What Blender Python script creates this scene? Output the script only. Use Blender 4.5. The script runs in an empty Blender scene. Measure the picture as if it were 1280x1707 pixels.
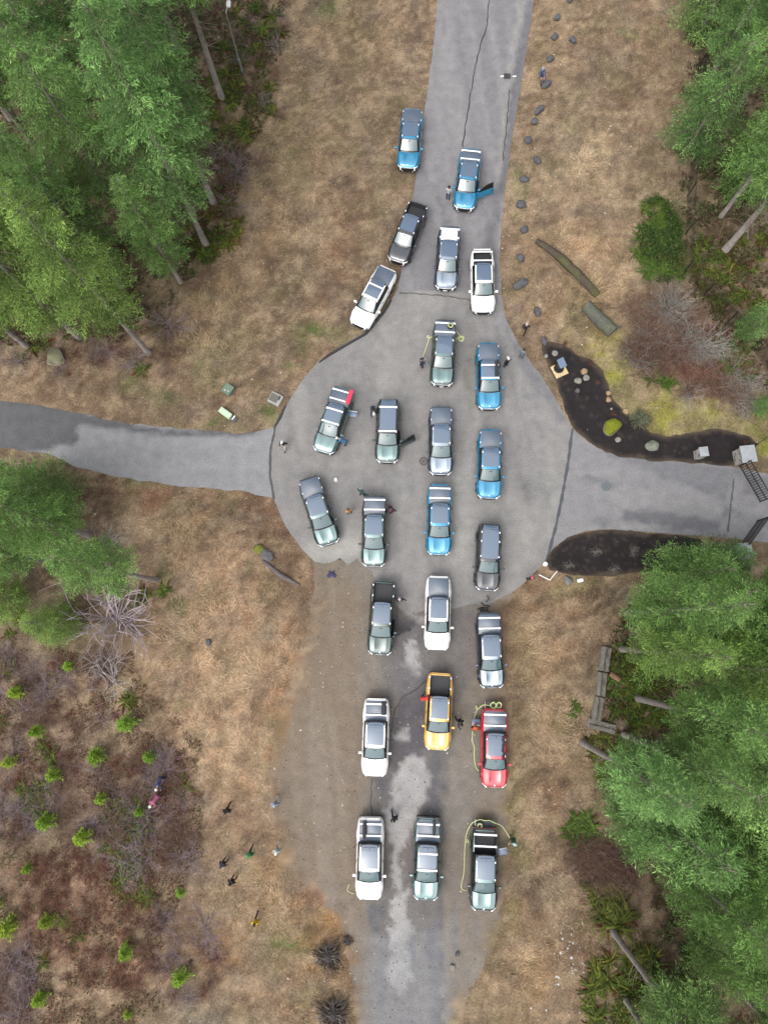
import bpy, bmesh, math, random
import numpy as np
from mathutils import Vector, Matrix, Euler
from mathutils.geometry import delaunay_2d_cdt

random.seed(7)
rng = np.random.default_rng(7)
R = math.radians
scene = bpy.context.scene
COL = scene.collection

# ---------------------------------------------------------------- camera
CAM_H = 53.6
FPX = 1137.0                      # focal length in photo pixels (photo is 1280 x 1707)
TILT, ROLL = R(10.0), R(1.24)
cam_rot = Matrix.Rotation(ROLL, 4, 'Y') @ Matrix.Rotation(TILT, 4, 'X')
cd = bpy.data.cameras.new('camera')
cam = bpy.data.objects.new('camera', cd)
COL.objects.link(cam)
cam.matrix_world = Matrix.Translation((0, 0, CAM_H)) @ cam_rot
cd.sensor_fit = 'VERTICAL'
cd.sensor_height = 24.0
cd.lens = 24.0 * FPX / 1707.0
cd.clip_start = 0.5
cd.clip_end = 3000.0
scene.camera = cam

# ---------------------------------------------------------------- light
SUN_EL, SUN_AZ = R(58), R(215)    # overcast: a broad, weak sun
world = bpy.data.worlds.new("World")
scene.world = world
world.use_nodes = True
wn, wl = world.node_tree.nodes, world.node_tree.links
wn.clear()
w_out = wn.new('ShaderNodeOutputWorld')
w_bg = wn.new('ShaderNodeBackground')
w_hs = wn.new('ShaderNodeHueSaturation')
w_sky = wn.new('ShaderNodeTexSky')
w_sky.sky_type = 'NISHITA'
w_sky.sun_disc = False
w_sky.sun_elevation = SUN_EL
w_sky.sun_rotation = SUN_AZ
w_sky.dust_density = 6.0
w_sky.air_density = 1.0
w_sky.ozone_density = 1.0
w_hs.inputs['Saturation'].default_value = 0.35
w_bg.inputs['Strength'].default_value = 0.15
wl.new(w_sky.outputs[0], w_hs.inputs['Color'])
wl.new(w_hs.outputs[0], w_bg.inputs['Color'])
wl.new(w_bg.outputs[0], w_out.inputs['Surface'])
sd = bpy.data.lights.new('sun', 'SUN')
sd.energy = 0.9
sd.angle = R(110)
sd.color = (1.0, 0.97, 0.93)
sun = bpy.data.objects.new('sun', sd)
COL.objects.link(sun)
sdir = Vector((math.sin(SUN_AZ) * math.cos(SUN_EL), math.cos(SUN_AZ) * math.cos(SUN_EL), math.sin(SUN_EL)))
sun.rotation_euler = (-sdir).to_track_quat('-Z', 'Y').to_euler()
sun.location = (0, 0, 80)
vs = scene.view_settings
vs.view_transform = 'Standard'
vs.look = 'None'
vs.exposure = 0.68
vs.gamma = 1.0
vs.use_curve_mapping = False
scene.cycles.max_bounces = 5
scene.cycles.diffuse_bounces = 3
scene.cycles.glossy_bounces = 3
scene.cycles.transmission_bounces = 3
scene.cycles.transparent_max_bounces = 6

# ---------------------------------------------------------------- survey: photo pixel <-> ground
_M3 = np.array([[cam_rot[i][j] for j in range(3)] for i in range(3)])


def P(px, py, z=0.0):
    """ground (or height z) point that the survey of the photo gives for a pixel"""
    v = _M3 @ np.array([(px - 640.0) / FPX, (853.5 - py) / FPX, -1.0])
    t = (CAM_H - z) / -v[2]
    return Vector((v[0] * t, v[1] * t, z))


def proj(x, y, z=0.0):
    x = np.asarray(x, float); y = np.asarray(y, float)
    w = np.stack([x, y, np.zeros_like(x) + z - CAM_H], -1)
    c = w @ _M3
    return 640.0 + FPX * c[..., 0] / -c[..., 2], 853.5 - FPX * c[..., 1] / -c[..., 2]


# ---------------------------------------------------------------- numpy helpers
def _hash(ix, iy, s):
    n = (ix.astype(np.int64) * 374761393 + iy.astype(np.int64) * 668265263 + s * 1442695041) & 0xffffffff
    n = ((n ^ (n >> 13)) * 1274126177) & 0xffffffff
    n = n ^ (n >> 16)
    return (n & 0xffff) / 65535.0


def vnoise(x, y, s=0):
    x = np.asarray(x, float); y = np.asarray(y, float)
    ix = np.floor(x); iy = np.floor(y)
    fx = x - ix; fy = y - iy
    fx = fx * fx * (3 - 2 * fx); fy = fy * fy * (3 - 2 * fy)
    a = _hash(ix, iy, s); b = _hash(ix + 1, iy, s); c = _hash(ix, iy + 1, s); d = _hash(ix + 1, iy + 1, s)
    return (a * (1 - fx) + b * fx) * (1 - fy) + (c * (1 - fx) + d * fx) * fy


def fbm(x, y, s=0, oct=4):
    t = 0; a = 0.5; n = 0
    for o in range(oct):
        t = t + a * vnoise(x * 2 ** o, y * 2 ** o, s + o * 17); n += a; a *= 0.5
    return t / n


def lin(c):
    c = np.asarray(c, float) / 255.0
    return np.where(c <= 0.04045, c / 12.92, ((c + 0.055) / 1.055) ** 2.4)


ALB = 0.50                       # photo brightness -> albedo


def alb(r, g, b, k=1.0):
    return lin((r, g, b)) * ALB * k


def sdist(px, py, poly):
    """signed distance (pixels), positive inside"""
    n = len(poly)
    d = np.full(px.shape, 1e9); ins = np.zeros(px.shape, bool)
    for i in range(n):
        x0, y0 = poly[i]; x1, y1 = poly[(i + 1) % n]
        dx, dy = x1 - x0, y1 - y0
        t = np.clip(((px - x0) * dx + (py - y0) * dy) / (dx * dx + dy * dy + 1e-9), 0, 1)
        d = np.minimum(d, np.hypot(px - x0 - t * dx, py - y0 - t * dy))
        cond = ((y0 > py) != (y1 > py)) & (px < (x1 - x0) * (py - y0) / (y1 - y0 + 1e-12) + x0)
        ins ^= cond
    return np.where(ins, d, -d)


def ldist(px, py, line):
    d = np.full(px.shape, 1e9)
    for (x0, y0), (x1, y1) in zip(line[:-1], line[1:]):
        dx, dy = x1 - x0, y1 - y0
        t = np.clip(((px - x0) * dx + (py - y0) * dy) / (dx * dx + dy * dy + 1e-9), 0, 1)
        d = np.minimum(d, np.hypot(px - x0 - t * dx, py - y0 - t * dy))
    return d


def sstep(a, b, x):
    t = np.clip((x - a) / (b - a), 0, 1)
    return t * t * (3 - 2 * t)


# ---------------------------------------------------------------- materials
def new_mat(name):
    m = bpy.data.materials.new(name)
    m.use_nodes = True
    return m, m.node_tree.nodes, m.node_tree.links, m.node_tree.nodes['Principled BSDF']


def simple(name, col, rough=0.6, metal=0.0, coat=0.0, noise=0.0, nscale=8.0, bump=0.0, spec=0.5):
    m, n, l, b = new_mat(name)
    b.inputs['Base Color'].default_value = (*col, 1)
    b.inputs['Roughness'].default_value = rough
    b.inputs['Metallic'].default_value = metal
    b.inputs['Coat Weight'].default_value = coat
    b.inputs['Coat Roughness'].default_value = 0.04
    b.inputs['Specular IOR Level'].default_value = spec
    if noise or bump:
        tc = n.new('ShaderNodeTexCoord')
        nt = n.new('ShaderNodeTexNoise'); nt.inputs['Scale'].default_value = nscale; nt.inputs['Detail'].default_value = 6
        l.new(tc.outputs['Object'], nt.inputs['Vector'])
        if noise:
            mr = n.new('ShaderNodeMapRange')
            mr.inputs['From Min'].default_value = 0.3; mr.inputs['From Max'].default_value = 0.7
            mr.inputs['To Min'].default_value = 1 - noise; mr.inputs['To Max'].default_value = 1 + noise
            l.new(nt.outputs['Fac'], mr.inputs['Value'])
            mx = n.new('ShaderNodeVectorMath'); mx.operation = 'MULTIPLY'
            mx.inputs[0].default_value = col
            l.new(mr.outputs[0], mx.inputs[1])
            l.new(mx.outputs[0], b.inputs['Base Color'])
        if bump:
            bp = n.new('ShaderNodeBump'); bp.inputs['Strength'].default_value = bump
            bp.inputs['Distance'].default_value = 0.05
            l.new(nt.outputs['Fac'], bp.inputs['Height']); l.new(bp.outputs[0], b.inputs['Normal'])
    return m


def attr_mat(name, rough=0.9, nscale=3.0, namp=0.25, fine=40.0, famp=0.25, bump=0.3, bdist=0.03, spec=0.3, transl=0.0, objrand=0.0):
    """colour from the 'tint' attribute, broken up by two noises"""
    m, n, l, b = new_mat(name)
    at = n.new('ShaderNodeAttribute'); at.attribute_name = 'tint'
    b.inputs['Roughness'].default_value = rough
    b.inputs['Specular IOR Level'].default_value = spec
    src = at.outputs['Color']
    if namp or famp:
        gm = n.new('ShaderNodeNewGeometry')
        f1 = n.new('ShaderNodeTexNoise'); f1.inputs['Scale'].default_value = nscale; f1.inputs['Detail'].default_value = 8
        f2 = n.new('ShaderNodeTexNoise'); f2.inputs['Scale'].default_value = fine; f2.inputs['Detail'].default_value = 4
        l.new(gm.outputs['Position'], f1.inputs['Vector']); l.new(gm.outputs['Position'], f2.inputs['Vector'])
        outs = []
        for f, a in ((f1, namp), (f2, famp)):
            mr = n.new('ShaderNodeMapRange')
            mr.inputs['From Min'].default_value = 0.25; mr.inputs['From Max'].default_value = 0.75
            mr.inputs['To Min'].default_value = 1 - a; mr.inputs['To Max'].default_value = 1 + a
            l.new(f.outputs['Fac'], mr.inputs['Value']); outs.append(mr.outputs[0])
        mu = n.new('ShaderNodeMath'); mu.operation = 'MULTIPLY'
        l.new(outs[0], mu.inputs[0]); l.new(outs[1], mu.inputs[1])
        vm = n.new('ShaderNodeVectorMath'); vm.operation = 'SCALE'
        l.new(src, vm.inputs[0]); l.new(mu.outputs[0], vm.inputs['Scale'])
        src = vm.outputs[0]
        if bump:
            bp = n.new('ShaderNodeBump'); bp.inputs['Strength'].default_value = bump
            bp.inputs['Distance'].default_value = bdist
            l.new(f2.outputs['Fac'], bp.inputs['Height']); l.new(bp.outputs[0], b.inputs['Normal'])
    if objrand:
        oi = n.new('ShaderNodeObjectInfo')
        vm = n.new('ShaderNodeVectorMath'); vm.operation = 'MULTIPLY'
        l.new(src, vm.inputs[0]); l.new(oi.outputs['Color'], vm.inputs[1])
        src = vm.outputs[0]
    l.new(src, b.inputs['Base Color'])
    if transl:
        tr = n.new('ShaderNodeBsdfTranslucent')
        l.new(src, tr.inputs['Color'])
        mx = n.new('ShaderNodeMixShader'); mx.inputs[0].default_value = transl
        l.new(b.outputs[0], mx.inputs[1]); l.new(tr.outputs[0], mx.inputs[2])
        l.new(mx.outputs[0], n['Material Output'].inputs['Surface'])
    return m


M = {}
M['ground'] = attr_mat('ground soil', 0.95, 1.6, 0.30, 7.0, 0.45, 0.7, 0.06)
M['asphalt'] = attr_mat('worn asphalt', 0.85, 1.3, 0.14, 9.0, 0.22, 0.3, 0.02)
M['mulch'] = attr_mat('dark bark mulch', 0.95, 3.0, 0.2, 30.0, 0.5, 0.8, 0.05)
M['grass'] = attr_mat('dry grass', 0.9, 0, 0, 0, 0, 0, 0, 0.2, 0.0)
M['leaf'] = attr_mat('foliage', 0.7, 0, 0, 0, 0, 0, 0, 0.25, 0.45, objrand=1)
M['twig'] = attr_mat('twigs', 0.9, 0, 0, 0, 0, 0, 0, 0.2, 0.0)
M['bark'] = attr_mat('grey bark', 0.95, 3.0, 0.3, 22.0, 0.35, 0.8, 0.04, objrand=1)
M['rock'] = attr_mat('stone', 0.9, 4.0, 0.22, 25.0, 0.3, 0.6, 0.03, objrand=1)
M['wood'] = attr_mat('weathered wood', 0.9, 5.0, 0.3, 30.0, 0.35, 0.6, 0.03)


def paint(name, col, metal=0.0, rough=0.4):  # metallic flake under clear lacquer
    m = simple(name, col, rough, metal, 1.0)
    b = m.node_tree.nodes['Principled BSDF']
    b.inputs['Coat IOR'].default_value = 1.75
    b.inputs['Coat Roughness'].default_value = 0.06
    return m


M['blue'] = paint('blue paint', (0.006, 0.205, 0.375), 0.45, 0.32)
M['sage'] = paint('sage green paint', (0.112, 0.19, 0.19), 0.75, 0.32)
M['darkgreen_shaded_sage'] = paint('dark green grey and shaded sage paint', (0.035, 0.062, 0.058), 0.6, 0.32)  # own colour of one pickup; on sage vehicles, shade painted into the sides
M['silver'] = paint('sky lit silver blue paint', (0.27, 0.33, 0.40), 0.8, 0.32)  # bonnet and roof copy, paler with the sky's reflection painted in
M['silver_shaded'] = paint('shaded silver blue paint', (0.085, 0.115, 0.155), 0.85, 0.32)  # same silver for the sides, darkened to paint in their shade
M['white'] = paint('white paint', (0.80, 0.80, 0.79))
M['black'] = paint('black paint', (0.022, 0.027, 0.036), 0.4, 0.32)
M['yellow'] = paint('yellow paint', (0.62, 0.37, 0.075))
M['red'] = paint('red paint', (0.42, 0.012, 0.03))
M['glass'] = simple('tinted glass', (0.055, 0.10, 0.108), 0.03, 0.0, 0.6, spec=0.9)
M['sideglass'] = simple('dark side glass', (0.006, 0.007, 0.008), 0.04, spec=0.5)
M['roofglass'] = simple('blue grey roof glass', (0.085, 0.125, 0.185), 0.08, 0.0, 0.9, spec=0.9)
M['cover'] = simple('dark bed cover', (0.075, 0.10, 0.14), 0.35, spec=0.7)
M['liner'] = simple('black bed liner', (0.028, 0.03, 0.034), 0.6, noise=0.2, nscale=20)
M['trim'] = simple('black trim', (0.012, 0.012, 0.013), 0.5)
M['rubber'] = simple('tyre rubber', (0.015, 0.015, 0.015), 0.85)
M['rim'] = simple('grey alloy rim', (0.16, 0.165, 0.17), 0.35, 0.8)
M['bar'] = simple('silver crossbar', (0.75, 0.76, 0.78), 0.35)
M['lamp'] = simple('clear lamp', (0.82, 0.84, 0.86), 0.15, spec=0.8)
M['taillight'] = simple('red tail light', (0.35, 0.01, 0.01), 0.2)
M['plate'] = simple('white plate', (0.7, 0.7, 0.7), 0.5)
M['concrete'] = simple('concrete', (0.30, 0.295, 0.285), 0.9, noise=0.18, nscale=6, bump=0.3)
M['steel'] = simple('galvanised steel', (0.42, 0.44, 0.46), 0.4, 0.7, noise=0.1)
M['iron'] = simple('cast iron', (0.085, 0.085, 0.088), 0.6, 0.3, noise=0.2, nscale=20, bump=0.3)
M['blackmetal'] = simple('black metal', (0.012, 0.012, 0.014), 0.45)
M['rope'] = simple('pale green cord', (0.55, 0.62, 0.30), 0.8)
M['pink'] = simple('pink red board', (0.62, 0.03, 0.075), 0.5)
M['ply'] = simple('plywood', (0.50, 0.39, 0.22), 0.8, noise=0.15, nscale=5)
M['panelblue'] = simple('grey blue panel', (0.115, 0.16, 0.225), 0.35)
M['greenbox'] = simple('green painted cabinet', (0.12, 0.175, 0.13), 0.5, noise=0.1)
M['mint'] = simple('faded mint plastic', (0.42, 0.55, 0.40), 0.6)
M['whiteplastic'] = simple('white plastic', (0.75, 0.75, 0.73), 0.5)
M['cloth'] = simple('dark blue cloth', (0.035, 0.03, 0.075), 0.9, noise=0.3, nscale=12, bump=0.4)
M['charcoal'] = simple('charcoal fabric', (0.022, 0.022, 0.025), 0.8)
M['capstone'] = simple('grey cap stone', (0.27, 0.29, 0.30), 0.85, noise=0.1, nscale=5)
M['orangeplastic'] = simple('orange plastic', (0.62, 0.13, 0.03), 0.5)


# ---------------------------------------------------------------- mesh helpers
def mesh_np(name, verts, faces, mats=(), tint=None, smooth=False, mat_idx=None):
    """verts (n,3), faces (m,k) of one size"""
    verts = np.asarray(verts, np.float32); faces = np.asarray(faces, np.int32)
    me = bpy.data.meshes.new(name)
    k = faces.shape[1]
    me.vertices.add(len(verts)); me.vertices.foreach_set('co', verts.ravel())
    me.loops.add(faces.size); me.loops.foreach_set('vertex_index', faces.ravel())
    me.polygons.add(len(faces))
    me.polygons.foreach_set('loop_start', np.arange(0, faces.size, k, dtype=np.int32))
    if mat_idx is not None:
        me.polygons.foreach_set('material_index', np.asarray(mat_idx, np.int32))
    me.polygons.foreach_set('use_smooth', np.full(len(faces), smooth))
    me.update(calc_edges=True)
    if tint is not None:
        a = me.attributes.new('tint', 'FLOAT_COLOR', 'POINT')
        c = np.ones((len(verts), 4), np.float32); c[:, :3] = tint
        a.data.foreach_set('color', c.ravel())
    for m in mats:
        me.materials.append(m)
    return me


class MB:
    def __init__(s):
        s.v = []; s.f = []; s.c = []

    def add(s, vs, fs, col=None):
        o = len(s.v)
        s.v += [tuple(v) for v in vs]
        s.f += [tuple(i + o for i in f) for f in fs]
        s.c += [col if col is not None else (0.3, 0.3, 0.3)] * len(vs)

    def box(s, c, size, rot=None, col=None, taper=1.0):
        hx, hy, hz = (q / 2 for q in size)
        vs = []
        for z, k in ((-hz, 1), (hz, taper)):
            for x, y in ((-hx, -hy), (hx, -hy), (hx, hy), (-hx, hy)):
                vs.append(Vector((x * k, y * k, z)))
        if rot is not None:
            vs = [rot @ v for v in vs]
        vs = [v + Vector(c) for v in vs]
        s.add(vs, [(0, 3, 2, 1), (4, 5, 6, 7), (0, 1, 5, 4), (1, 2, 6, 5), (2, 3, 7, 6), (3, 0, 4, 7)], col)

    def rbox(s, c, size, r, rot=None, col=None):
        """box with rounded vertical corners and a chamfered top"""
        hx, hy, hz = (q / 2 for q in size)
        ring = []
        for sx, sy, a0 in ((1, 1, 0), (-1, 1, 90), (-1, -1, 180), (1, -1, 270)):
            for a in (0, 45, 90):
                t = R(a0 + a)
                ring.append((sx * (hx - r) + r * math.cos(t), sy * (hy - r) + r * math.sin(t)))
        n = len(ring); vs = []
        ch = min(r, hz) * 0.6
        for z, k in ((-hz, 0), (hz - ch, 0), (hz, ch)):
            for x, y in ring:
                vs.append(Vector((x * (1 - k / hx), y * (1 - k / hy), z)))
        fs = []
        for j in range(2):
            for i in range(n):
                fs.append((j * n + i, j * n + (i + 1) % n, (j + 1) * n + (i + 1) % n, (j + 1) * n + i))
        fs.append(tuple(range(2 * n, 3 * n))); fs.append(tuple(reversed(range(n))))
        if rot is not None:
            vs = [rot @ v for v in vs]
        s.add([v + Vector(c) for v in vs], fs, col)

    def tube(s, pts, rad, n=6, col=None, cap=True):
        pts = [Vector(p) for p in pts]
        if not isinstance(rad, (list, tuple)):
            rad = [rad] * len(pts)
        vs = []; fs = []
        for i, p in enumerate(pts):
            d = (pts[min(i + 1, len(pts) - 1)] - pts[max(i - 1, 0)])
            if d.length < 1e-6:
                d = Vector((0, 0, 1))
            d.normalize()
            a = d.cross(Vector((0, 0, 1)) if abs(d.z) < 0.95 else Vector((1, 0, 0))).normalized()
            b = d.cross(a)
            for k in range(n):
                t = 2 * math.pi * k / n
                vs.append(p + (a * math.cos(t) + b * math.sin(t)) * rad[i])
        for i in range(len(pts) - 1):
            for k in range(n):
                fs.append((i * n + k, (i + 1) * n + k, (i + 1) * n + (k + 1) % n, i * n + (k + 1) % n))
        if cap:
            fs.append(tuple(reversed(range(n)))) if False else fs.append(tuple(range(n)))
            fs.append(tuple(reversed(range((len(pts) - 1) * n, len(pts) * n))))
        s.add(vs, fs, col)

    def disc(s, c, r, h, n=20, col=None, axis='Z', r2=None):
        r2 = r if r2 is None else r2
        vs = []
        for z, rr in ((-h / 2, r), (h / 2, r2)):
            for k in range(n):
                t = 2 * math.pi * k / n
                v = (rr * math.cos(t), rr * math.sin(t), z)
                if axis == 'X':
                    v = (v[2], v[0], v[1])
                vs.append(Vector(v) + Vector(c))
        fs = [tuple(reversed(range(n))), tuple(range(n, 2 * n))]
        fs += [(k, (k + 1) % n, n + (k + 1) % n, n + k) for k in range(n)]
        s.add(vs, fs, col)

    def grid(s, f, us, vs_, col=None, flip=False):
        nu, nv = len(us), len(vs_)
        pts = [f(u, v) for u in us for v in vs_]
        fs = []
        for i in range(nu - 1):
            for j in range(nv - 1):
                q = (i * nv + j, (i + 1) * nv + j, (i + 1) * nv + j + 1, i * nv + j + 1)
                fs.append(tuple(reversed(q)) if flip else q)
        s.add(pts, fs, col)

    def mesh(s, name, mats=(), smooth=None, tint=False):
        me = bpy.data.meshes.new(name)
        me.from_pydata(s.v, [], s.f)
        bm = bmesh.new(); bm.from_mesh(me)
        bmesh.ops.recalc_face_normals(bm, faces=bm.faces)
        bm.to_mesh(me); bm.free()
        if tint:
            a = me.attributes.new('tint', 'FLOAT_COLOR', 'POINT')
            a.data.foreach_set('color', np.array([(*c, 1) for c in s.c], np.float32).ravel())
        for m in mats:
            me.materials.append(m)
        if smooth is not None:
            me.polygons.foreach_set('use_smooth', np.full(len(me.polygons), True))
            me.set_sharp_from_angle(angle=R(smooth))
        me.update()
        return me


def link(name, me, parent=None, loc=None, rot=None, scale=None, mat=None):
    o = bpy.data.objects.new(name, me)
    COL.objects.link(o)
    if parent is not None:
        o.parent = parent
    if loc is not None:
        o.location = loc
    if rot is not None:
        o.rotation_euler = rot
    if scale is not None:
        o.scale = scale if hasattr(scale, '__len__') else (scale,) * 3
    if mat is not None:
        o.material_slots[0].link = 'OBJECT'
        o.material_slots[0].material = mat
    return o


def tag(o, label, cat, group=None, kind=None):
    o['label'] = label
    o['category'] = cat
    if group:
        o['group'] = group
    if kind:
        o['kind'] = kind
    return o


def thing(name, label, cat, loc, rz=0.0, group=None):
    o = bpy.data.objects.new(name, None)
    COL.objects.link(o)
    o.empty_display_size = 0.3
    o.location = loc
    o.rotation_euler = (0, 0, rz)
    return tag(o, label, cat, group)


def dup(o, parent=None):
    c = o.copy(); COL.objects.link(c)
    if parent is not None:
        c.parent = parent
    for ch in list(o.children):
        dup(ch, c)
    return c


# ================================================================ SETTING
NORTH = [(735, -60), (722, 80), (714, 140), (703, 215), (692, 300), (682, 370), (671, 440), (660, 490), (835, 490), (832, 440), (835, 370), (845, 290),
         (856, 210), (870, 130), (891, -10), (899, -60)]
COURT = [(662, 482), (648, 512), (612, 552), (560, 582), (528, 604), (505, 632), (485, 664), (468, 694), (457, 716), (450, 752), (450, 790), (456, 830),
         (470, 868), (490, 897), (508, 920), (524, 936), (548, 939), (566, 930), (580, 941), (596, 930), (604, 942), (618, 952), (634, 978), (652, 1000), (668, 1018),
         (694, 1021), (720, 1014), (752, 1016), (786, 1006), (812, 1008), (836, 996), (858, 984), (878, 968), (898, 948), (911, 930), (925, 880), (938, 820), (948, 760), (953, 716),
         (940, 690), (918, 650), (890, 610), (862, 570), (843, 530), (835, 490)]
WEST = [(-80, 662), (0, 668), (60, 675), (120, 686), (200, 704), (300, 715), (390, 722), (430, 720), (458, 713), (450, 752), (450, 790), (457, 831), (400, 818), (300, 810), (200, 796),
        (130, 779), (80, 756), (0, 746), (-80, 738)]
EAST = [(952, 714), (985, 740), (1015, 755), (1050, 763), (1100, 767), (1160, 771), (1215, 777), (1290, 792), (1380, 806), (1380, 918), (1280, 905), (1230, 898), (1150, 892), (1080, 887), (1020, 882),
        (975, 885), (945, 896), (922, 914), (909, 936), (925, 880), (938, 820), (948, 760)]
LANE = [(524, 930), (522, 1000), (508, 1060), (490, 1110), (478, 1160), (460, 1210), (452, 1260), (446, 1300), (452, 1350), (462, 1400), (480, 1450), (520, 1490), (556, 1530), (572, 1570), (582, 1620), (592, 1680), (600, 1780),
        (752, 1780), (766, 1700), (786, 1650), (812, 1600), (832, 1540), (842, 1480), (846, 1420), (850, 1340), (852, 1260), (848, 1180), (843, 1100), (840, 1050), (842, 1010), (858, 980), (800, 960), (640, 930)]
BED_N = [(903, 572), (918, 568), (940, 575), (960, 590), (985, 598), (1003, 618), (1012, 640), (1022, 668), (1045, 690), (1062, 706), (1082, 722), (1110, 728), (1150, 722), (1185, 716), (1218, 718), (1248, 728), (1262, 740),
         (1236, 776), (1200, 777), (1150, 771), (1095, 767), (1045, 763), (1010, 754), (980, 737), (955, 716), (944, 692), (935, 664), (928, 640), (915, 612), (906, 592)]
BED_S = [(908, 938), (922, 914), (945, 896), (975, 886), (1020, 883), (1080, 888), (1140, 893), (1170, 900), (1150, 925), (1100, 950), (1040, 958), (980, 960), (940, 957), (915, 951)]


def jag(poly, amp, step=7.0, seed=1):
    """walk a pixel outline in fine steps and roughen it"""
    out = []
    n = len(poly)
    for i in range(n):
        (x0, y0), (x1, y1) = poly[i], poly[(i + 1) % n]
        L = math.hypot(x1 - x0, y1 - y0); k = max(1, int(L / step))
        nx, ny = -(y1 - y0) / (L + 1e-6), (x1 - x0) / (L + 1e-6)
        for j in range(k):
            t = j / k; x = x0 + (x1 - x0) * t; y = y0 + (y1 - y0) * t
            d = (float(fbm(np.array(x * 0.06), np.array(y * 0.06), seed, 4)) - 0.5) * 2 * amp
            out.append((x + nx * d, y + ny * d))
    return out


def sheet(name, poly, z, mat, tintf, res=0.45, crown=0.0):
    """flat surface filled with an even triangulation so that wear can be carried per vertex"""
    b = [P(x, y) for x, y in poly]
    bx = np.array([[p.x, p.y] for p in b])
    lo, hi = bx.min(0), bx.max(0)
    gx, gy = np.meshgrid(np.arange(lo[0], hi[0], res), np.arange(lo[1], hi[1], res))
    gx = gx + (rng.random(gx.shape) - .5) * res * .5; gy = gy + (rng.random(gy.shape) - .5) * res * .5
    d = sdist(gx.ravel(), gy.ravel(), [tuple(q) for q in bx])
    keep = d > res * 0.45
    pts = [Vector(q) for q in bx] + [Vector((x, y)) for x, y in zip(gx.ravel()[keep], gy.ravel()[keep])]
    n = len(bx)
    vo, eo, fo, *_ = delaunay_2d_cdt(pts, [(i, (i + 1) % n) for i in range(n)], [], 1, 1e-4)
    v = np.array([[p.x, p.y, z] for p in vo])
    f = np.array([q for q in fo if len(q) == 3])
    a = v[f[:, 1]] - v[f[:, 0]]; c = v[f[:, 2]] - v[f[:, 0]]
    neg = (a[:, 0] * c[:, 1] - a[:, 1] * c[:, 0]) < 0
    f[neg] = f[neg][:, ::-1]
    px, py = proj(v[:, 0], v[:, 1])
    me = mesh_np(name, v, f, (mat,), tintf(px, py, v[:, 0], v[:, 1]) * np.array((.985, 1.0, 1.02) if 'mulch' not in name else (1.0, 1.0, 1.0)) * (1.07 if 'mulch' not in name else 1.0))
    o = link(name, me)
    o['kind'] = 'structure'
    return o


def mixc(c, w, col):
    w = np.clip(w, 0, 1)[..., None]
    return c * (1 - w) + np.asarray(col) * w


def blob(px, py, cx, cy, rx, ry):
    return np.exp(-(((px - cx) / rx) ** 2 + ((py - cy) / ry) ** 2))


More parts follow.
